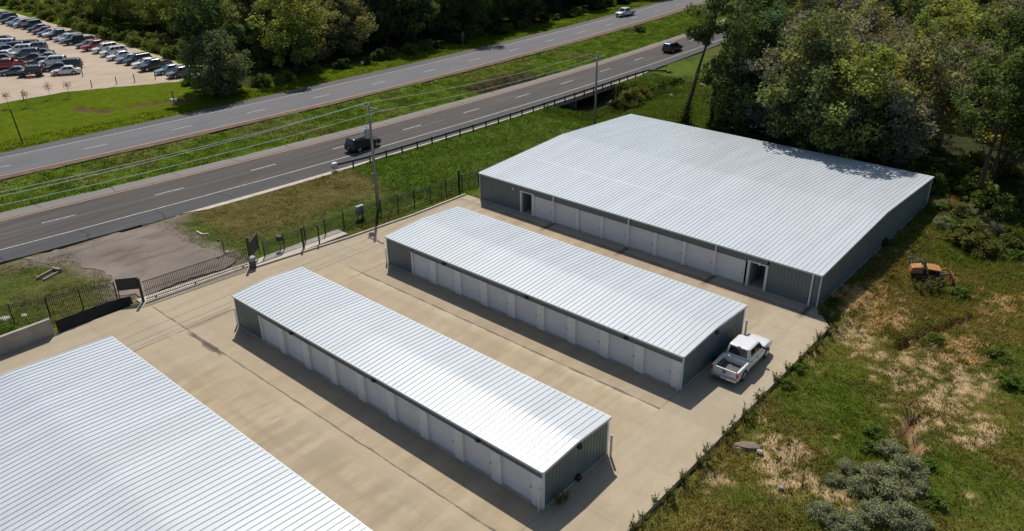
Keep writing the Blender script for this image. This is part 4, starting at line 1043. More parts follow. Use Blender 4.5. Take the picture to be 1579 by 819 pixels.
# retaining wall, silt barrier, drain inlet
w = MB(); w.obox((-61.25, -30), (-60.95, 15.9), .28, -.3, 1.42); t = tag(w.build('retaining_wall', M['conc_grey']), 'low pale concrete retaining wall at the left edge of the yard', 'wall')
sp = [(-61.15, 16.3), (-61.2, 18.3), (-61.35, 20.3), (-61.5, 22.2)]
t = thing('silt_barrier', 'black fabric silt barrier between the concrete wall and the gate', 'barrier', (*sp[0], 0)); m = MB(); hs = [.95, .9, .8, .5]
for i in range(3):
    a, b = sp[i], sp[i+1]
    for k in range(6):
        f0, f1 = k/6, (k+1)/6; pa = (a[0]+(b[0]-a[0])*f0, a[1]+(b[1]-a[1])*f0); pb = (a[0]+(b[0]-a[0])*f1, a[1]+(b[1]-a[1])*f1)
        za = hs[i]+(hs[i+1]-hs[i])*f0; zb = hs[i]+(hs[i+1]-hs[i])*f1; e0 = .05*math.sin((i*6+k)*1.9); e1 = .05*math.sin((i*6+k+1)*1.9)
        m.add([(pa[0]+.3+e0,pa[1],-.05),(pb[0]+.3+e1,pb[1],-.05),(pb[0]+e1,pb[1],zb),(pa[0]+e0,pa[1],za),(pa[0]-.04+e0,pa[1],za),(pb[0]-.04+e1,pb[1],zb),(pb[0]-.2,pb[1],-.05),(pa[0]-.2,pa[1],-.05)],[(0,1,2,3),(3,2,5,4),(4,5,6,7)])
m.build('fabric', M['silt'], t)
for p, h in zip(sp, hs): MB().box(p[0]-.06,p[0]-.01,p[1]-.025,p[1]+.025,-.1,h+.1).build('stake', M['wood_post'], t)
x, y = G(75, 425); t = thing('drain_inlet', 'slanted pale concrete drain headwall lying in the grass by the gravel drive', 'drain', (x, y, 0)); t.rotation_euler.z = 0
a = Vector(G(62, 432)); b = Vector(G(88, 418))
m = MB(); dv = (b-a); n = Vector((-dv.y, dv.x)).normalized()
m.obox(a+n*.35, b+n*.35, .16, -.2, .22); m.build('headwall', M['drain_conc'], t)
m = MB(); m.obox(a-n*.35, b-n*.35, .14, -.2, .12); m.build('headwall', M['drain_conc'], t); m = MB(); m.obox(b+n*.45, b-n*.45, .22, -.2, .3); m.build('end_wall', M['drain_conc'], t)
m = MB(); m.obox(a+dv*.1, b-dv*.02, .5, -.2, .03); m.build('opening', M['dark_wood'], t)
for (ua, va, ub, vb, lb) in ((303, 357, 312, 362, 'pale plank lying in the grass by the gravel drive'), (312, 362, 322, 361, 'second pale plank lying across the first in the grass')):
    m = MB(); m.obox(G(ua, va), G(ub, vb), .16, -.02, .09); tag(m.build('plank', M['conc']), lb, 'plank')

# ---------------------------------------------------------------- vegetation
LEAF_GAIN = 1.95
def rand_dirs(rs, n, up=0.0):
    d = rs.normal(size=(n, 3)); d[:, 2] += up; return d/np.linalg.norm(d, axis=1)[:, None]
def leaf_cards(rs, P, size, cols, up=1.0, asp=1.5):
    cols = np.asarray(cols)*LEAF_GAIN
    """one small pointed leaf-spray face per point"""
    n = len(P); N = rand_dirs(rs, n, up); T = np.cross(N, rand_dirs(rs, n)); T /= np.linalg.norm(T, axis=1)[:, None]+1e-9; B = np.cross(N, T)
    s = size[:, None]; bend = N*s*.25
    V = np.stack([P-T*s*asp*.5-bend, P-B*s*.42, P+T*s*asp*.5-bend, P+B*s*.42], 1).reshape(-1, 3)
    F = np.arange(n*4).reshape(-1, 4); return V, F, np.repeat(cols, 4, 0)
def tree_parts(seed, H, Rc, base, ncl, per, leaf, tone, var=.45, trunk_r=.22, lean=(0, 0), sq=.75, core=.35, limbs=True, droop=0.0, tip=None):
    """an uneven crown of leaf clumps carried by limbs; returns trunk MB, leaf arrays"""
    rs = np.random.RandomState(seed); tone = np.array(tone)
    cz = H*(base+1)/2; hz = H*(1-base)/2
    C = []
    while len(C) < ncl:
        d = rs.uniform(-1, 1, 3); r = np.linalg.norm(d)
        if r > 1 or r < core: continue
        w = 1.0+.28*math.sin(3*math.atan2(d[1], d[0])+seed)+.18*math.sin(5*math.atan2(d[1], d[0])+2*seed)
        k = 1.0-.35*max(0, d[2])-.15*max(0, -d[2])
        f = (cz+d[2]*hz)/H
        C.append((d[0]*Rc*w*k+lean[0]*f, d[1]*Rc*w*k+lean[1]*f, cz+d[2]*hz))
    C = np.array(C); cr = Rc*rs.uniform(.17, .36, ncl)
    ct = rs.uniform(1-var, 1+var, (ncl, 1))*np.array([1+.0, 1, 1])*(1+rs.uniform(-.16, .22, (ncl, 1))*np.array([[1, .25, -.4]]))
    P = []; S = []; K = []
    for i in range(ncl):
        n = int(per*rs.uniform(.6, 1.4)); q = rs.normal(size=(n, 3)); q /= np.linalg.norm(q, axis=1)[:, None]; q *= (rs.uniform(.25, 1.08, (n, 1))**.6)*cr[i]; q[:, 2] *= sq
        if droop: q[:, 2] -= droop*np.abs(q[:, 0]**2+q[:, 1]**2)
        P.append(C[i]+q); S.append(leaf*rs.uniform(.6, 1.35, n)); col = tone*ct[i]*rs.uniform(.72, 1.3, (n, 1))*np.array((1.55, 1.52, 1.9)); 
        if tip is not None:
            m = rs.rand(n) < .12; col[m] = np.array(tip)*rs.uniform(.7, 1.2, (m.sum(), 1))
        K.append(col)
    V, F, K = leaf_cards(rs, np.concatenate(P), np.concatenate(S), np.concatenate(K))
    mb = MB(); k = 6
    path = [(lean[0]*(i/k)**1.3+rs.uniform(-.12, .12)*(i > 0), lean[1]*(i/k)**1.3+rs.uniform(-.12, .12)*(i > 0), -.3+(H*.86+.3)*i/k) for i in range(k+1)]
    mb.tube(path, [trunk_r*(1.25 if i == 0 else 1-.78*i/k) for i in range(k+1)], 8)
    if limbs:
        for i in rs.choice(ncl, min(ncl, 16), False):
            c = C[i]; z0 = min(max(c[2]-np.hypot(c[0]-lean[0]*.6, c[1]-lean[1]*.6)*rs.uniform(.5, .9), H*.18), H*.8); f = (z0+.3)/(H*.86+.3)
            s = Vector((lean[0]*f**1.3, lean[1]*f**1.3, z0)); e = Vector(c); mid = s.lerp(e, .5)+Vector((0, 0, .25))
            r0 = trunk_r*(1-.75*f)*.55
            mb.tube([s, mid, e], [r0, r0*.65, r0*.25], 5)
    return mb, V, F, K
def make_tree(name, label, cat, group, bark, **kw):
    t = thing(name, label, cat, group=group)
    mb, V, F, K = tree_parts(**kw)
    mb.build('trunk', bark, t, smooth=True, local=True)
    np_mesh('crown', V, F, M['leaf'], K, t); return t
DARK = (.034, .050, .014); MID = (.056, .070, .024); YEL = (.105, .115, .022); OLV = (.080, .083, .034); GRY = (.070, .078, .052); AUT = (.115, .092, .026); LIME = (.080, .098, .022)
KINDS = {
 'dark': dict(seed=3, H=15, Rc=4.6, base=.04, ncl=74, per=125, leaf=.30, tone=DARK),
 'dark2': dict(seed=8, H=17, Rc=4.2, base=.03, ncl=76, per=120, leaf=.30, tone=(.030, .047, .016)),
 'mid': dict(seed=14, H=14, Rc=4.9, base=.05, ncl=72, per=130, leaf=.30, tone=MID, tip=LIME),
 'lime': dict(seed=21, H=14.5, Rc=4.7, base=.06, ncl=70, per=125, leaf=.29, tone=LIME, tip=YEL),
 'yellow': dict(seed=27, H=11, Rc=4.6, base=.28, ncl=48, per=115, leaf=.28, tone=YEL, sq=.5),
 'olive': dict(seed=33, H=13, Rc=4.8, base=.10, ncl=66, per=120, leaf=.28, tone=OLV, tip=(.105, .095, .035)),
 'grey': dict(seed=41, H=12.5, Rc=4.8, base=.20, ncl=56, per=105, leaf=.27, tone=GRY),
 'autumn': dict(seed=52, H=12, Rc=3.6, base=.25, ncl=40, per=95, leaf=.26, tone=AUT, tip=YEL),
 'thin': dict(seed=61, H=14, Rc=3.9, base=.42, ncl=26, per=70, leaf=.26, tone=(.085, .082, .045), core=.5),
}
DESC = {'dark': 'dark green dense tree', 'dark2': 'tall narrow blackish-green tree', 'mid': 'mid green bushy tree', 'lime': 'fresh green tree', 'yellow': 'bright yellow-green tree', 'olive': 'olive tree with tawny tips', 'grey': 'grey-green tree', 'autumn': 'tawny orange-leaved tree', 'thin': 'thin half-bare tree'}
 
KINDS['tall'] = dict(seed=71, H=15.5, Rc=4.3, base=.42, ncl=40, per=105, leaf=.28, tone=DARK, tip=LIME, trunk_r=.26); DESC['tall'] = 'tall tree with a clear dark trunk'
KINDS['bare'] = dict(seed=83, H=13, Rc=4.4, base=.3, ncl=30, per=34, leaf=.22, tone=(.10, .095, .07), tip=YEL, core=.3); DESC['bare'] = 'almost bare tree with pale grey twigs'
def twigs(t, seed, H, Rc, n):
    rs = np.random.RandomState(seed); mb = MB()
    for i in range(n):
        a = rs.uniform(0, 6.28); z0 = H*rs.uniform(.35, .75); L = Rc*rs.uniform(.5, 1.1); s0 = Vector((math.cos(a)*.2, math.sin(a)*.2, z0)); e = Vector((math.cos(a)*L, math.sin(a)*L, z0+L*rs.uniform(.25, 1.1)))
        m1 = s0.lerp(e, .45)+Vector((rs.normal()*.3, rs.normal()*.3, .2)); mb.tube([s0, m1, e], [.075, .05, .015], 4, cap=False)
        for k in range(5):
            p = m1.lerp(e, rs.uniform(0, .9)); d = Vector(rs.normal(size=3)); d.z = abs(d.z)*.8; d.normalize(); q = p+d*rs.uniform(.6, 1.6); mb.tube([p, p.lerp(q, .5)+Vector((0, 0, .1)), q], [.03, .022, .008], 3, cap=False)
    mb.build('branches', M['grey_twig'], t, local=True)
M['grey_twig'] = plain('grey_twig', (.24, .215, .185), .9, noise=.2, scale=2)
TP = {}
def put_tree(kind, x, y, sc, rz, where, group, z=0.0, name='tree', szm=1.0):
    label = DESC[kind]+' '+where; assert len(label.split()) <= 16, label; group = DESC[kind]+'s '+group
    if kind not in TP:
        TP[kind] = make_tree(name, label, 'tree', group, M['pale_bark'] if kind in ('thin', 'grey', 'bare') else M['bark'], **KINDS[kind]); t = TP[kind]
        if kind in ('bare', 'thin'): twigs(t, 5 if kind == 'bare' else 6, KINDS[kind]['H'], KINDS[kind]['Rc'], 26 if kind == 'bare' else 12)
    else: t = dup(TP[kind], label=label, group=group); t.name = name
    t.location = (x, y, z-.05); t.rotation_euler = (0, 0, rz); t.scale = (sc, sc, sc*szm); return t
def project(x, y, z):
    d = Vector((x, y, z-CAMZ)); k = d.dot(FWD); return 789.5+F_PX*d.dot(RT)/k, 409.5-F_PX*d.dot(UP)/k
rnd = random.Random(4)
def scatter(region, spacing, n=4000, seed=1):
    r = random.Random(seed); pts = []
    x0, x1, y0, y1 = region
    for _ in range(n):
        p = (r.uniform(x0, x1), r.uniform(y0, y1)); sp = spacing(p) if callable(spacing) else spacing
        if all((p[0]-q[0])**2+(p[1]-q[1])**2 > sp*sp for q in pts): pts.append(p)
    return pts
# the wood on the right, behind and beside the largest building
special = [(-52.5, 95.5), (-46.6, 100.3)]
for (x, y) in scatter((-75, 6, 88.8, 215), lambda p: 4.3 if p[1] < 118 else 6.2, 6000, 2):
    u, v = project(x, y, 0)
    if u > 1700 or v < -260: continue
    if y < 100 and x < -45: continue
    if u < 1138: continue
    if y > 112 and x > -10: continue
    ul, vl = project(x-3.6, y-2, 9)
    if ul < 1098: continue
    if x < float(NOUT(y))+4.5 + 0: pass
    edge = y < 96+(-x-17)*.12
    nz = float(fbm(x, y, 14, 3, 44))
    if u < 1200: k = rnd.choice(['dark', 'dark', 'mid', 'autumn', 'grey', 'dark2'])
    elif v > 185 and u > 1400:
        if rnd.random() < .55: continue
        k = rnd.choice(['tall', 'tall', 'tall', 'thin'])
    elif 1225 < u < 1370 and 60 < v < 215 and rnd.random() < .6: k = rnd.choice(['bare', 'bare', 'grey', 'thin'])
    else: k = rnd.choice(['olive', 'grey', 'yellow', 'lime', 'olive', 'grey', 'thin', 'dark', 'mid', 'autumn'] if nz > .45 else ['olive', 'grey', 'mid', 'dark', 'olive', 'grey', 'yellow'])
    sc = rnd.uniform(.8, 1.12)*(.92 if edge else 1.0)
    put_tree(k, x, y, sc, rnd.uniform(0, 6.28), 'in the wood behind the largest building', 'in the right hand wood', szm=rnd.uniform(.9, 1.08))
put_tree('yellow', *G(1545, 268), 1.0, 1.0, 'standing out at the right edge of the picture', 'at the right edge').scale = (1.15, 1.15, .95)
# the tall tree with the leaning trunk beside the far end of the roof, and the snag next to it
t = make_tree('leaning_tree', 'tall tree with a long bare leaning trunk behind the far corner of the largest roof', 'tree', None, M['bark'], seed=77, H=17.5, Rc=3.7, base=.62, ncl=34, per=120, leaf=.28, tone=DARK, trunk_r=.34, lean=(2.4, 2.0))
t.location = (-52.5, 95.5, -.1)
rs_ = np.random.RandomState(9); Q = rs_.normal(size=(900, 3))*np.array([.42, .42, 1.5]); Q[:, 2] = np.abs(Q[:, 2])*1.0; Q[:, 0] += .11*Q[:, 2]; Q[:, 1] += .1*Q[:, 2]
V, F, K = leaf_cards(rs_, Q, rs_.uniform(.12, .26, 900), np.array([(.03, .045, .014)])*rs_.uniform(.7, 1.4, (900, 1))); np_mesh('ivy', V, F, M['leaf'], K, t)
t = thing('dead_tree', 'thin dead trunk standing right of the leaning tree', 'dead tree', (-48.9, 96.4, -.1)); MB().tube([(0,0,-.2),(.05,.1,3),(.1,0,6),(.2,.05,8.6)],[.2,.15,.12,.05],8).build('trunk', M['bark'], t, local=True)
Q = rs_.normal(size=(500, 3))*np.array([.22, .22, 2.6]); Q[:, 2] = np.abs(Q[:, 2]); V, F, K = leaf_cards(rs_, Q, rs_.uniform(.12, .24, 500), np.array([(.03, .042, .014)])*rs_.uniform(.7, 1.4, (500, 1))); np_mesh('ivy', V, F, M['leaf'], K, t)
m = MB(); m.tube([(.1,0,6.2),(.5,.3,7.2),(.6,.4,8.4)],[.07,.05,.02],6); m.build('limb', M['bark'], t, local=True)
put_tree('dark', -46.6, 100.3, 1.05, 2.2, 'nearest the leaning tree behind the roof', 'by the leaning tree')
put_tree('dark2', -42.5, 97.0, .95, 1.2, 'close behind the middle of the roof edge', 'by the roof edge')
# trees that shade the far right corner of the roof
put_tree('mid', -33.2, 91.2, 1.22, .4, 'whose shadow falls on the far corner of the largest roof', 'behind the roof corner')
put_tree('lime', -28.6, 89.6, 1.08, .9, 'closest to the far corner of the largest roof', 'at the roof corner')
# the wood beyond the far carriageway
where = 'in the wood beyond the far carriageway'
for (x, y) in scatter((-160, -112, 66, 245), 5.6, 5000, 5):
    if x > float(FOUT(y))-(9.5 if y > 70 else 7): continue
    if x < float(FOUT(y))-38: continue
    u, v = project(x, y, 0)
    if y < 79 and x < -126: continue
    if y < 70 and x > -121: continue
    if v < -160: continue
    nz = float(fbm(x, y, 16, 3, 9))
    if u > 590: k = rnd.choice(['dark', 'dark2', 'dark', 'dark2', 'mid'])
    elif y < 102: k = rnd.choice(['mid', 'lime', 'olive', 'lime', 'dark2', 'lime'])
    else: k = rnd.choice(['dark', 'mid', 'dark2'])
    put_tree(k, x, y, rnd.uniform(.85, 1.2), rnd.uniform(0, 6.28), where, 'beyond the far carriageway', szm=rnd.uniform(.95, 1.15))
for (x, y) in scatter((-262, -128, 78, 124), 5.8, 4000, 6):
    if y < 79+max(0, (-x-203))*.6: continue
    u, v = project(x, y, 0)
    if v < -120: continue
    k = rnd.choice(['mid', 'olive', 'dark', 'lime', 'dark2', 'mid'])
    put_tree(k, x, y, rnd.uniform(.75, 1.1), rnd.uniform(0, 6.28), 'behind the gravel car park', 'behind the car park')

# shrubs
def shrub_mesh(seed, w, h, ncl, per, leaf, tone, var=.3, tip=None):
    rs = np.random.RandomState(seed); P = []; S = []; K = []
    for i in range(ncl):
        a = rs.uniform(0, 6.28); r = w*.5*math.sqrt(rs.uniform(0, 1))*.8*(1+.3*math.sin(2*a+seed)+.22*math.sin(5*a+seed*3)); z = h*rs.uniform(.16, .85)*max(.25, 1-.6*(r/(w*.5))**2); c = np.array((r*math.cos(a), r*math.sin(a), z)); cr = w*rs.uniform(.08, .21)
        n = int(per*rs.uniform(.6, 1.4)); q = rs.normal(size=(n, 3)); q /= np.linalg.norm(q, axis=1)[:, None]; q *= rs.uniform(.3, 1.1, (n, 1))**.6*cr; q[:, 2] *= .8
        P.append(c+q); S.append(leaf*rs.uniform(.6, 1.35, n)); col = np.array(tone)*rs.uniform(1-var, 1+var)*rs.uniform(.75, 1.3, (n, 1))
        if tip is not None: m = rs.rand(n) < .2; col[m] = np.array(tip)*rs.uniform(.7, 1.2, (m.sum(), 1))
        K.append(col)
    P = np.concatenate(P); P[:, 2] = np.maximum(P[:, 2], .03)
    return leaf_cards(rs, P, np.concatenate(S), np.concatenate(K))
SH = {}
def put_shrub(kind, x, y, sc, label, group=None, z=None, szm=1.0, name='shrub'):
    K_ = {'sage': dict(seed=1, w=2.3, h=1.2, ncl=46, per=70, leaf=.085, tone=(.145, .16, .10), tip=(.21, .215, .15)), 'green': dict(seed=2, w=2.0, h=1.0, ncl=30, per=60, leaf=.11, tone=(.06, .095, .016), tip=LIME),
          'olive': dict(seed=3, w=3.0, h=2.0, ncl=36, per=70, leaf=.16, tone=(.088, .10, .03), tip=(.11, .09, .03)), 'hedge': dict(seed=4, w=4.2, h=2.6, ncl=34, per=60, leaf=.24, tone=(.075, .10, .025), tip=(.12, .13, .04)),
          'dark': dict(seed=5, w=3.2, h=2.2, ncl=36, per=75, leaf=.18, tone=(.032, .05, .014))}
    if kind not in SH:
        o = thing(name, label, 'shrub', group=group); q = K_[kind]; V, F, K = shrub_mesh(**q); np_mesh('foliage', V, F, M['leaf'], K, o)
        rs = np.random.RandomState(7); mb = MB()
        for i in range(6): a = rs.uniform(0, 6.28); mb.tube([(0, 0, -.15), (math.cos(a)*q['w']*.15, math.sin(a)*q['w']*.15, q['h']*.35), (math.cos(a)*q['w']*.3, math.sin(a)*q['w']*.3, q['h']*.6)], [.04, .03, .01], 5)
        mb.build('stem', M['bark'], o, local=True); SH[kind] = o
    else:
        o = dup(SH[kind], label=label); o.name = name
        if group: o['group'] = group
        elif 'group' in o: del o['group']
    if z is None: z = float(ground_z(np.array([x]), np.array([y]))[0])
    o.location = (x, y, z); o.rotation_euler = (0, 0, rnd.uniform(0, 6.28)); o.scale = (sc, sc, sc*szm); return o
for u, v, s, lb in ((1372, 696, .75, 'grey-green sage bush at the head of the cluster below the red gully'), (1397, 728, 1.0, 'big grey-green sage bush right of the cluster centre'), (1352, 738, .95, 'grey-green sage bush left of the cluster centre'), (1378, 764, 1.05, 'broad grey-green sage bush in the middle of the cluster'),
                    (1410, 752, .7, 'grey-green sage bush on the right flank of the cluster'), (1325, 752, .75, 'grey-green sage bush on the left flank of the cluster'), (1345, 792, .85, 'grey-green sage bush in the lower left of the cluster'), (1388, 800, 1.0, 'grey-green sage bush in the lower middle of the cluster'),
                    (1417, 806, .75, 'grey-green sage bush in the lower right of the cluster'), (1308, 722, .6, 'loose grey-green sage bush left of the cluster, nearest the slab'), (1288, 738, .5, 'smallest grey-green sage bush left of the cluster'), (1270, 795, .75, 'grey-green sage bush at the bottom edge left of the cluster'), (1305, 808, .8, 'grey-green sage bush at the bottom edge under the cluster')):
    put_shrub('sage', *G(u, v, -.4), s*1.02, lb, 'grey-green bushes in the field', name='sage_bush')
for u, v, s, lb in ((1345, 668, .75, 'bright green bush above the sage cluster'), (1340, 690, .7, 'bright green bush touching the top of the sage cluster'), (1432, 715, .6, 'bright green bush right of the sage cluster'), (1440, 770, .75, 'bright green bush at the lower right of the sage cluster'), (1446, 522, .8, 'bright green bush by the dark gully'),
                    (1285, 474, .8, 'green bush at the front corner of the largest building'), (1480, 452, 1.0, 'flat green bush right of the old orange machine'), (1228, 572, .5, 'green weed bush at the edge of the slab behind the pickup'), (1212, 596, .6, 'second green weed bush at the slab edge behind the pickup'), (1538, 548, 1.0, 'green bush near the right edge of the field'), (1560, 590, 1.0, 'green bush at the right edge below another')):
    put_shrub('green', *G(u, v, -.4), s, lb, None, name='bush', szm=.75)
rg = random.Random(8)
for i in range(26):
    x = rg.uniform(-20, -6); y = rg.uniform(86, 104)
    if y < 86.5 and x < -17.5: continue
    put_shrub(rg.choice(['hedge', 'green', 'green', 'olive']), x, y, rg.uniform(.6, 1.2), 'sunlit scrub bush between the tall trunks at the right', 'sunlit bushes between the right hand trunks', name='bush')
for i in range(34):
    u = rg.uniform(1435, 1600); v = rg.uniform(322, 392)-(1600-u)*.08; x, y = G(u, v)
    if x < -17.4: continue
    put_shrub(rg.choice(['green', 'hedge', 'green', 'sage', 'olive']), x, y, rg.uniform(.55, 1.0), 'low bush in the overgrown strip at the foot of the right hand wood', 'bushes at the foot of the right hand wood', name='bush')
put_shrub('olive', *G(972, 158), 1.35, 'rounded olive bush beside the creek below the guard rail', None, z=-.2, name='bush'); put_shrub('olive', *G(990, 150), 1.05, 'second olive bush beside the creek, touching the rounded one', None, z=-.2, name='bush')
put_shrub('dark', *G(948, 160), .6, 'small dark bush at the mouth of the creek hollow', None, z=-.5, name='bush')
for u, v, s, lb in ((1020, 134, .6, 'dark bush on the creek bank right of the olive bushes'), (1045, 125, .65, 'dark bush farther up the creek bank'), (1010, 62, .0, ''), (985, 46, .8, 'dark bush alone on the grassy median'), (1032, 112, .4, 'small bush near the end of the guard rail')):
    if s: put_shrub('dark', *G(u, v), s, lb, None, z=-.3, name='bush', szm=.7)
for i in range(100):
    x = -129-i*1.25+rg.uniform(-1, 1); y = 72.3+max(0, -x-150)*.035+abs(rg.gauss(0, 1))*(3.0 if x > -200 else 8.0)
    put_shrub(rg.choice(['hedge', 'hedge', 'olive', 'hedge']), x, y, rg.uniform(.55, 1.05), 'light green shrub in the thicket between the car park and the trees', 'shrubs behind the car park', name='shrub')
for i in range(40):
    y = 66+i*4.2+rg.uniform(-1.5, 1.5); x = float(FOUT(y))-6.2-rg.uniform(0, 2.5)
    put_shrub(rg.choice(['dark', 'dark', 'olive']), x, y, rg.uniform(.6, 1.2), 'low shrub at the foot of the trees along the far carriageway', 'shrubs along the far carriageway', name='shrub')
for i in range(60):
    x = rg.uniform(-46, -14); y = rg.uniform(88.5, 96)
    put_shrub(rg.choice(['dark', 'dark', 'green', 'olive']), x, y, rg.uniform(.7, 1.3), 'undergrowth shrub at the foot of the trees right behind the largest building', 'undergrowth behind the largest building', name='shrub')
put_shrub('hedge', *G(408, 132), .8, 'pale shrub right of the round tree beside the far carriageway', None); put_shrub('hedge', *G(432, 128), .6, 'smaller pale shrub right of the round tree', None); put_shrub('green', *G(292, 130), 1.6, 'green shrub left of the round tree at the corner of the gravel', None)
t = make_tree('round_tree', 'round grey-green tree at the corner of the gravel car park', 'tree', None, M['bark'], seed=91, H=9.8, Rc=4.3, base=.0, ncl=150, per=115, leaf=.25, tone=(.050, .062, .028), core=.62, var=.22, trunk_r=.2, tip=(.09, .105, .06))
t.location = (*G(343, 146), -.1)
for i, (u, v) in enumerate(((14, 166), (43, 164), (78, 152), (108, 150))):
    x, y = G(u, v); t = thing('sapling', ['leftmost of the four bare saplings along the gravel edge', 'second sapling from the left along the gravel edge', 'third sapling from the left, with the widest twigs', 'rightmost of the four saplings along the gravel edge'][i], 'sapling', (x, y, 0), group='saplings along the gravel edge')
    mb = MB(); mb.tube([(0,0,-.1),(.03,0,1.1),(.0,.05,2.3)],[.03,.025,.01],6); mb.build('trunk', M['bark'], t, local=True); rs = np.random.RandomState(i); Q = rs.normal(size=(130, 3))*.3+np.array([0, 0, 1.9])
    V, F, K = leaf_cards(rs, Q, rs.uniform(.08, .16, 130), np.array([(.11, .075, .035)])*rs.uniform(.6, 1.4, (130, 1))); np_mesh('foliage', V, F, M['leaf'], K, t)

# weeds along the edge of the slab and at the block corner
def weed(seed, h, n, tone):
    rs = np.random.RandomState(seed); Vs = []; Fs = []; Ks = []; mb = MB()
    for i in range(n):
        a = rs.uniform(0, 6.28); l = h*rs.uniform(.5, 1.1); e = np.array((math.cos(a)*l*.35, math.sin(a)*l*.35, l)); mb.tube([(0,0,0), tuple(e*np.array((.35,.35,.6))), tuple(e)], [.012,.009,.004], 4)
        Q = np.outer(rs.uniform(.25, 1, 16), e)+rs.normal(size=(16, 3))*.045; V, F, K = leaf_cards(rs, Q, rs.uniform(.04, .1, 16), np.array(tone)*rs.uniform(.7, 1.3, (16, 1))); Fs.append(F+sum(len(q) for q in Vs)); Vs.append(V); Ks.append(K)
    return mb, np.concatenate(Vs), np.concatenate(Fs), np.concatenate(Ks)
wp = None
def put_weed(x, y, sc, label, group=None, z=0.0):
    global wp
    if wp is None:
        wp = thing('weed', label, 'weed', group=group); mb, V, F, K = weed(3, .75, 9, (.085, .085, .03)); mb.build('stalk', M['dark_wood'], wp, local=True); np_mesh('leaves', V, F, M['leaf'], K, wp); o = wp
    else:
        o = dup(wp, label=label); o.name = 'weed'
        if group: o['group'] = group
        elif 'group' in o: del o['group']
    o.location = (x, y, z); o.rotation_euler = (0, 0, rnd.uniform(0, 6.28)); o.scale = (sc, sc, sc)
put_weed(*G(862, 778), 1.25, 'weed tuft on the slab at the near corner of the middle block'); put_weed(*G(872, 772), 1.0, 'second weed tuft at the near corner of the middle block')
for i in range(48):
    y = rg.uniform(24, 55.5); put_weed(-16.2+rg.uniform(-.25, .3), y, rg.uniform(.5, 1.25), 'dry weed sprouting along the right hand edge of the concrete slab', 'weeds along the slab edge', z=-.25+rg.uniform(-.1, .1))
for i in range(10):
    put_weed(-17.6+rg.uniform(-.3, .5), 56.6+rg.uniform(-.4, .8), rg.uniform(.6, 1.2), 'weed at the chipped slab corner below the downspout of the largest building', 'weeds at the slab corner', z=-.1)

# brush pile, boulder, stones
x, y = G(1429, 431, -.4); t = thing('old_machine', 'rusty old orange machine standing overgrown by weeds in the rough field', 'machine', (x, y, -.45))
M['machine_orange'] = plain('machine_orange', (.38, .16, .05), .7, noise=.35, scale=3); M['rust'] = plain('rust', (.16, .065, .03), .9, noise=.4, scale=4)
rs = random.Random(5)
m = MB(); m.box(-1.35, 1.2, -.38, .38, .35, .75); m.build('chassis', M['dark_wood'], t, local=True, bevel=.04)
for yy in (-.62, .62):
    m = MB(); P = [(-1.25, .34), (-1.0, .12), (.7, .12), (.98, .34), (.75, .62), (-1.0, .62)]; w_ = .18
    m.v += [(px, yy-w_, pz) for px, pz in P]+[(px, yy+w_, pz) for px, pz in P]; n_ = len(P); m.f += [tuple(range(n_-1, -1, -1)), tuple(range(n_, 2*n_))]+[(k, (k+1) % n_, n_+(k+1) % n_, n_+k) for k in range(n_)]; m.m += [0]*(n_+2)
    m.build('track', M['dark_wood'], t, local=True, bevel=.03)
m = MB(); m.add([(-1.55,-.5,.75),(-.55,-.5,.75),(-.55,.5,.75),(-1.55,.5,.75),(-1.45,-.42,1.22),(-.6,-.45,1.38),(-.6,.45,1.38),(-1.45,.42,1.22)], [(3,2,1,0),(4,5,6,7),(0,1,5,4),(1,2,6,5),(2,3,7,6),(3,0,4,7)]); m.build('engine_hood', M['machine_orange'], t, local=True, bevel=.07)
m = MB(); m.box(-.52, -.28, -.4, .4, .75, 1.2); m.tube([(-.4, -.1, 1.1), (-.4, -.1, 1.75)], .07, 8); m.build('exhaust', M['dark'], t, local=True)
m = MB(); m.add([(-.25,-.62,1.22),(.85,-.6,1.12),(.85,.6,1.12),(-.25,.62,1.22),(-.25,-.62,1.34),(.85,-.6,1.22),(.85,.6,1.22),(-.25,.62,1.34)], [(3,2,1,0),(4,5,6,7),(0,1,5,4),(1,2,6,5),(2,3,7,6),(3,0,4,7)]); m.build('canopy', M['machine_orange'], t, local=True, bevel=.03)
for px, py in ((-.15,-.5),(-.15,.5),(.75,-.48),(.75,.48)): MB().box(px-.04, px+.04, py-.04, py+.04, .7, 1.18).build('canopy_post', M['rust'], t, local=True)
m = MB(); m.box(.0, .45, -.25, .25, .75, .9); m.box(.4, .5, -.25, .25, .9, 1.15); m.build('seat', M['dark'], t, local=True)
for yy in (-.45, .45): m = MB(); m.bar((.75, yy, .7), (1.5, yy*.9, 1.0), .12); m.bar((1.5, yy*.9, 1.0), (1.95, yy*.9, .35), .11); m.build('lift_arm', M['rust'], t, local=True)
m = MB(); m.add([(1.75,-.75,.1),(2.0,-.75,.0),(2.0,.75,.0),(1.75,.75,.1),(1.85,-.75,.75),(1.93,-.75,.75),(1.93,.75,.75),(1.85,.75,.75)], [(3,2,1,0),(4,5,6,7),(0,1,5,4),(1,2,6,5),(2,3,7,6),(3,0,4,7)]); m.build('blade', M['rust'], t, local=True)
t.rotation_euler.z = math.atan2(RT.y, RT.x)-.25
for i in range(5): put_weed(*G(1412+i*8, 446+(i % 2)*5, -.4), 1.3+.15*i, 'green weed growing in front of the old orange machine', 'weeds in front of the old machine', z=-.5)
x, y = G(1408, 402, -.4); t = thing('dead_branches', 'heap of grey dead branches between the building and the orange machine', 'branches', (x, y, -.45)); m = MB()
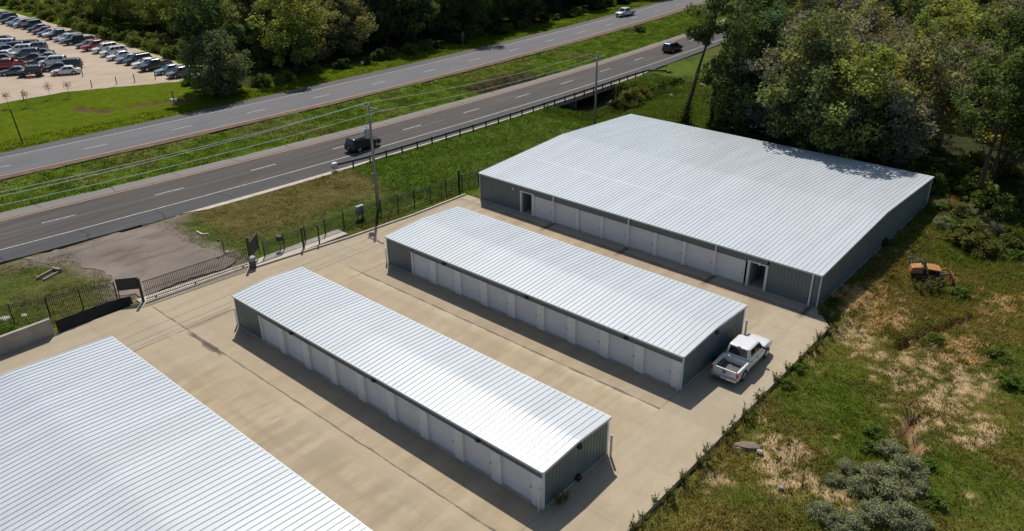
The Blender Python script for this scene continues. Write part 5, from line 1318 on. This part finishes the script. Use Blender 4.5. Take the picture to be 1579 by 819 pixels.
for i in range(40): c = Vector((rs.uniform(-1.3, 1.3)*RT.x, rs.uniform(-1.3, 1.3)*RT.y*.6, rs.uniform(0, .35))); d = Vector((rs.uniform(-1, 1), rs.uniform(-1, 1), rs.uniform(-.1, .3)))*.7; m.tube([c, c+d*.6+Vector((0,0,.05)), c+d], [.035,.028,.01], 5)
m.build('branches', M['pale_bark'], t, local=True)
def rock(x, y, z, sx, sy, sz, label, mat, name='boulder', rz=0, seed=1):
    bm = bmesh.new(); bmesh.ops.create_icosphere(bm, subdivisions=3, radius=1); r = np.random.RandomState(seed); o3 = r.uniform(0, 50, 3)
    for v in bm.verts:
        k = 1+1.1*(float(fbm(v.co.x+o3[0]+v.co.z, v.co.y+o3[1]+v.co.z*.7, .55, 4))-.5); v.co *= k; v.co.z = max(v.co.z, -.4)
    me = bpy.data.meshes.new(name); bm.to_mesh(me); bm.free(); me.materials.append(mat); o = bpy.data.objects.new(name, me); COL.objects.link(o); o.location = (x, y, z); o.scale = (sx, sy, sz); o.rotation_euler.z = rz; return tag(o, label, 'rock')
rock(*G(1150, 686, -.4), -.5, .85, .5, .24, 'flat grey boulder in the field beside the slab', M['rock'], rz=.6, seed=2)
rock(*G(1172, 697, -.4), -.4, .22, .18, .14, 'small pale stone just right of the flat boulder', M['pale_rock'], seed=3)
rock(*G(1204, 752, -.4), -.4, .16, .14, .12, 'small pale stone low in the field', M['pale_rock'], seed=4)
rock(*G(1085, 131), -.05, .8, .5, .35, 'pale stone heap in the grass beyond the leaning tree', M['pale_rock'], seed=5)
rock(*G(1036, 147), -.02, .35, .3, .22, 'white stone in the grass between the creek and the leaning tree', M['pale_rock'], seed=6)
rock(*G(943, 153), -.6, .35, .3, .4, 'white stone at the mouth of the creek hollow', M['pale_rock'], seed=7)
rock(*G(672, 124), -.35, .4, .3, .3, 'white litter bag alone on the median grass', M['pale_rock'], name='litter_bag', seed=8)
rock(*G(8, 491), -.1, .5, .35, .2, 'pale stone behind the fence at the left edge', M['pale_rock'], seed=9)
rock(*G(36, 486), -.1, .4, .25, .15, 'pale stone behind the fence, right of another', M['pale_rock'], seed=10)
rock(*G(1352, 394), -.1, .45, .35, .3, 'grey stone at the foot of the side wall of the largest building', M['rock'], seed=11)
rock(*G(1372, 396), -.2, .35, .3, .25, 'pale grey stone in the shade near the side wall of the largest building', M['rock'], seed=12)
put_shrub('dark', *G(1360, 378), .5, 'dark scrub against the side wall of the largest building', None, z=-.2, name='bush')

# grass
def tufts(name, X, Y, Z, h, cols, seed, nb=6, spread=.10, wd=.03, lean=1.15):
    rs = np.random.RandomState(seed); n = len(X); P = np.stack([X, Y, Z], 1); P = np.repeat(P, nb, 0); N = n*nb
    P[:, :2] += rs.normal(size=(N, 2))*spread; hh = np.repeat(h, nb)*rs.uniform(.5, 1.2, N); a = rs.uniform(0, 6.28, N); w = wd*rs.uniform(.6, 1.4, N)*(1+hh)
    d = np.stack([np.cos(a), np.sin(a), np.zeros(N)], 1); s = np.stack([-np.sin(a), np.cos(a), np.zeros(N)], 1); tipp = P+d*(hh*lean*rs.uniform(.2, 1.2, N))[:, None]; tipp[:, 2] += hh
    P[:, 2] -= .03
    V = np.stack([P-s*w[:, None], P+s*w[:, None], tipp], 1).reshape(-1, 3); c = np.repeat(np.repeat(cols, nb, 0)*rs.uniform(.7, 1.35, (N, 1)), 3, 0)
    o = np_mesh(name, V, np.arange(N*3).reshape(-1, 3), M['grass'], c); return tag(o, kind='stuff')
rs = np.random.RandomState(12)
def area(n, x0, x1, y0, y1, mask): X = rs.uniform(x0, x1, n); Y = rs.uniform(y0, y1, n); k = mask(X, Y); return X[k], Y[k]
X, Y = area(60000, -16.2, 6, 18, 92, lambda x, y: (x > -16.1) & (x < -.16*(y-20)+4) | (x > 99))
c = ground_col(X, Y); soil = c[:, 0] > .27; keep = ~soil | (rs.rand(len(X)) < .35); X, Y, c = X[keep], Y[keep], c[keep]
dry = rs.rand(len(X)) < .13; c = c*np.array((1.85, 1.8, 1.4)); sk = soil[keep]; c[sk] = np.array((.17, .155, .05))*rs.uniform(.7, 1.25, (sk.sum(), 1)); c[dry] = np.array((.21, .18, .085))
g = np.full(len(X), 9.0)
for a, b in GULLY: g = np.minimum(g, seg_d(X, Y, a, b))
k = g > .42; X, Y, c = X[k], Y[k], c[k]; h = .10+.30*np.clip(fbm(X, Y, 2.6, 3, 31)-.3, 0, 1)+.25*(rs.rand(len(X)) < .04)
tufts('rough_grass', X, Y, ground_z(X, Y), h, c, 1, 6, .12, .026)
X, Y = area(5000, -18.3, -6, 57.3, 90, lambda x, y: x > -18.1); tufts('rough_grass', X, Y, ground_z(X, Y), rs.uniform(.15, .4, len(X)), ground_col(X, Y)*1.5, 9, 7, .14, .035)
X, Y = area(26000, -105, -84, 15, 190, lambda x, y: (x > FS(y)+.5) & (x < NI(y)-.1)); h = .14+.55*np.clip(fbm(X, Y, 1.1, 3, 12)-.42, 0, 1); tufts('median_grass', X, Y, ground_z(X, Y), h, ground_col(X, Y)*1.65, 3, 7, .22, .06)
X, Y = area(30000, -79, -57.2, 8, 100, lambda x, y: (x > NOUT(y)+.9) & (x < np.where(y > 43, -57.2, np.where(y > 22.6, -61.5, -61.9))) & ~((y > 23) & (y < 31) & (x < -61.5)))
tufts('verge_grass', X, Y, ground_z(X, Y), .07+.22*np.clip(fbm(X, Y, 2.6, 3, 31)-.35, 0, 1)+.12*(Y > 53), ground_col(X, Y)*1.45, 4, 5, .14, .03)
X, Y = area(15000, -71.5, -44, 86.2, 118, lambda x, y: (x > NOUT(y)+.8) & ~((x < -64) & (y > 90) & (y < 108.5) & (x < -66))); tufts('meadow_grass', X, Y, ground_z(X, Y), .15+.5*np.clip(fbm(X, Y, 2.6, 3, 31)-.35, 0, 1), ground_col(X, Y)*1.45, 5, 7, .2, .045)
X, Y = area(6000, -118, -110, 25, 200, lambda x, y: (x < FOUT(y)-.2) & (x > FOUT(y)-5)); tufts('far_verge_grass', X, Y, ground_z(X, Y), .1+.2*np.clip(fbm(X, Y, 2.6, 3, 31)-.35, 0, 1), ground_col(X, Y), 6, 6, .25, .06)
X, Y = area(4000, -72, -60.5, 85, 109, lambda x, y: (x > NOUT(y)+.6) & (y > 88) & (x < -63)); k = ground_z(X, Y) > -1.6; X, Y = X[k], Y[k]; tufts('creek_bank_grass', X, Y, ground_z(X, Y), rs.uniform(.2, .6, len(X)), ground_col(X, Y)*np.array((.9, 1, .9)), 7, 7, .2, .045)
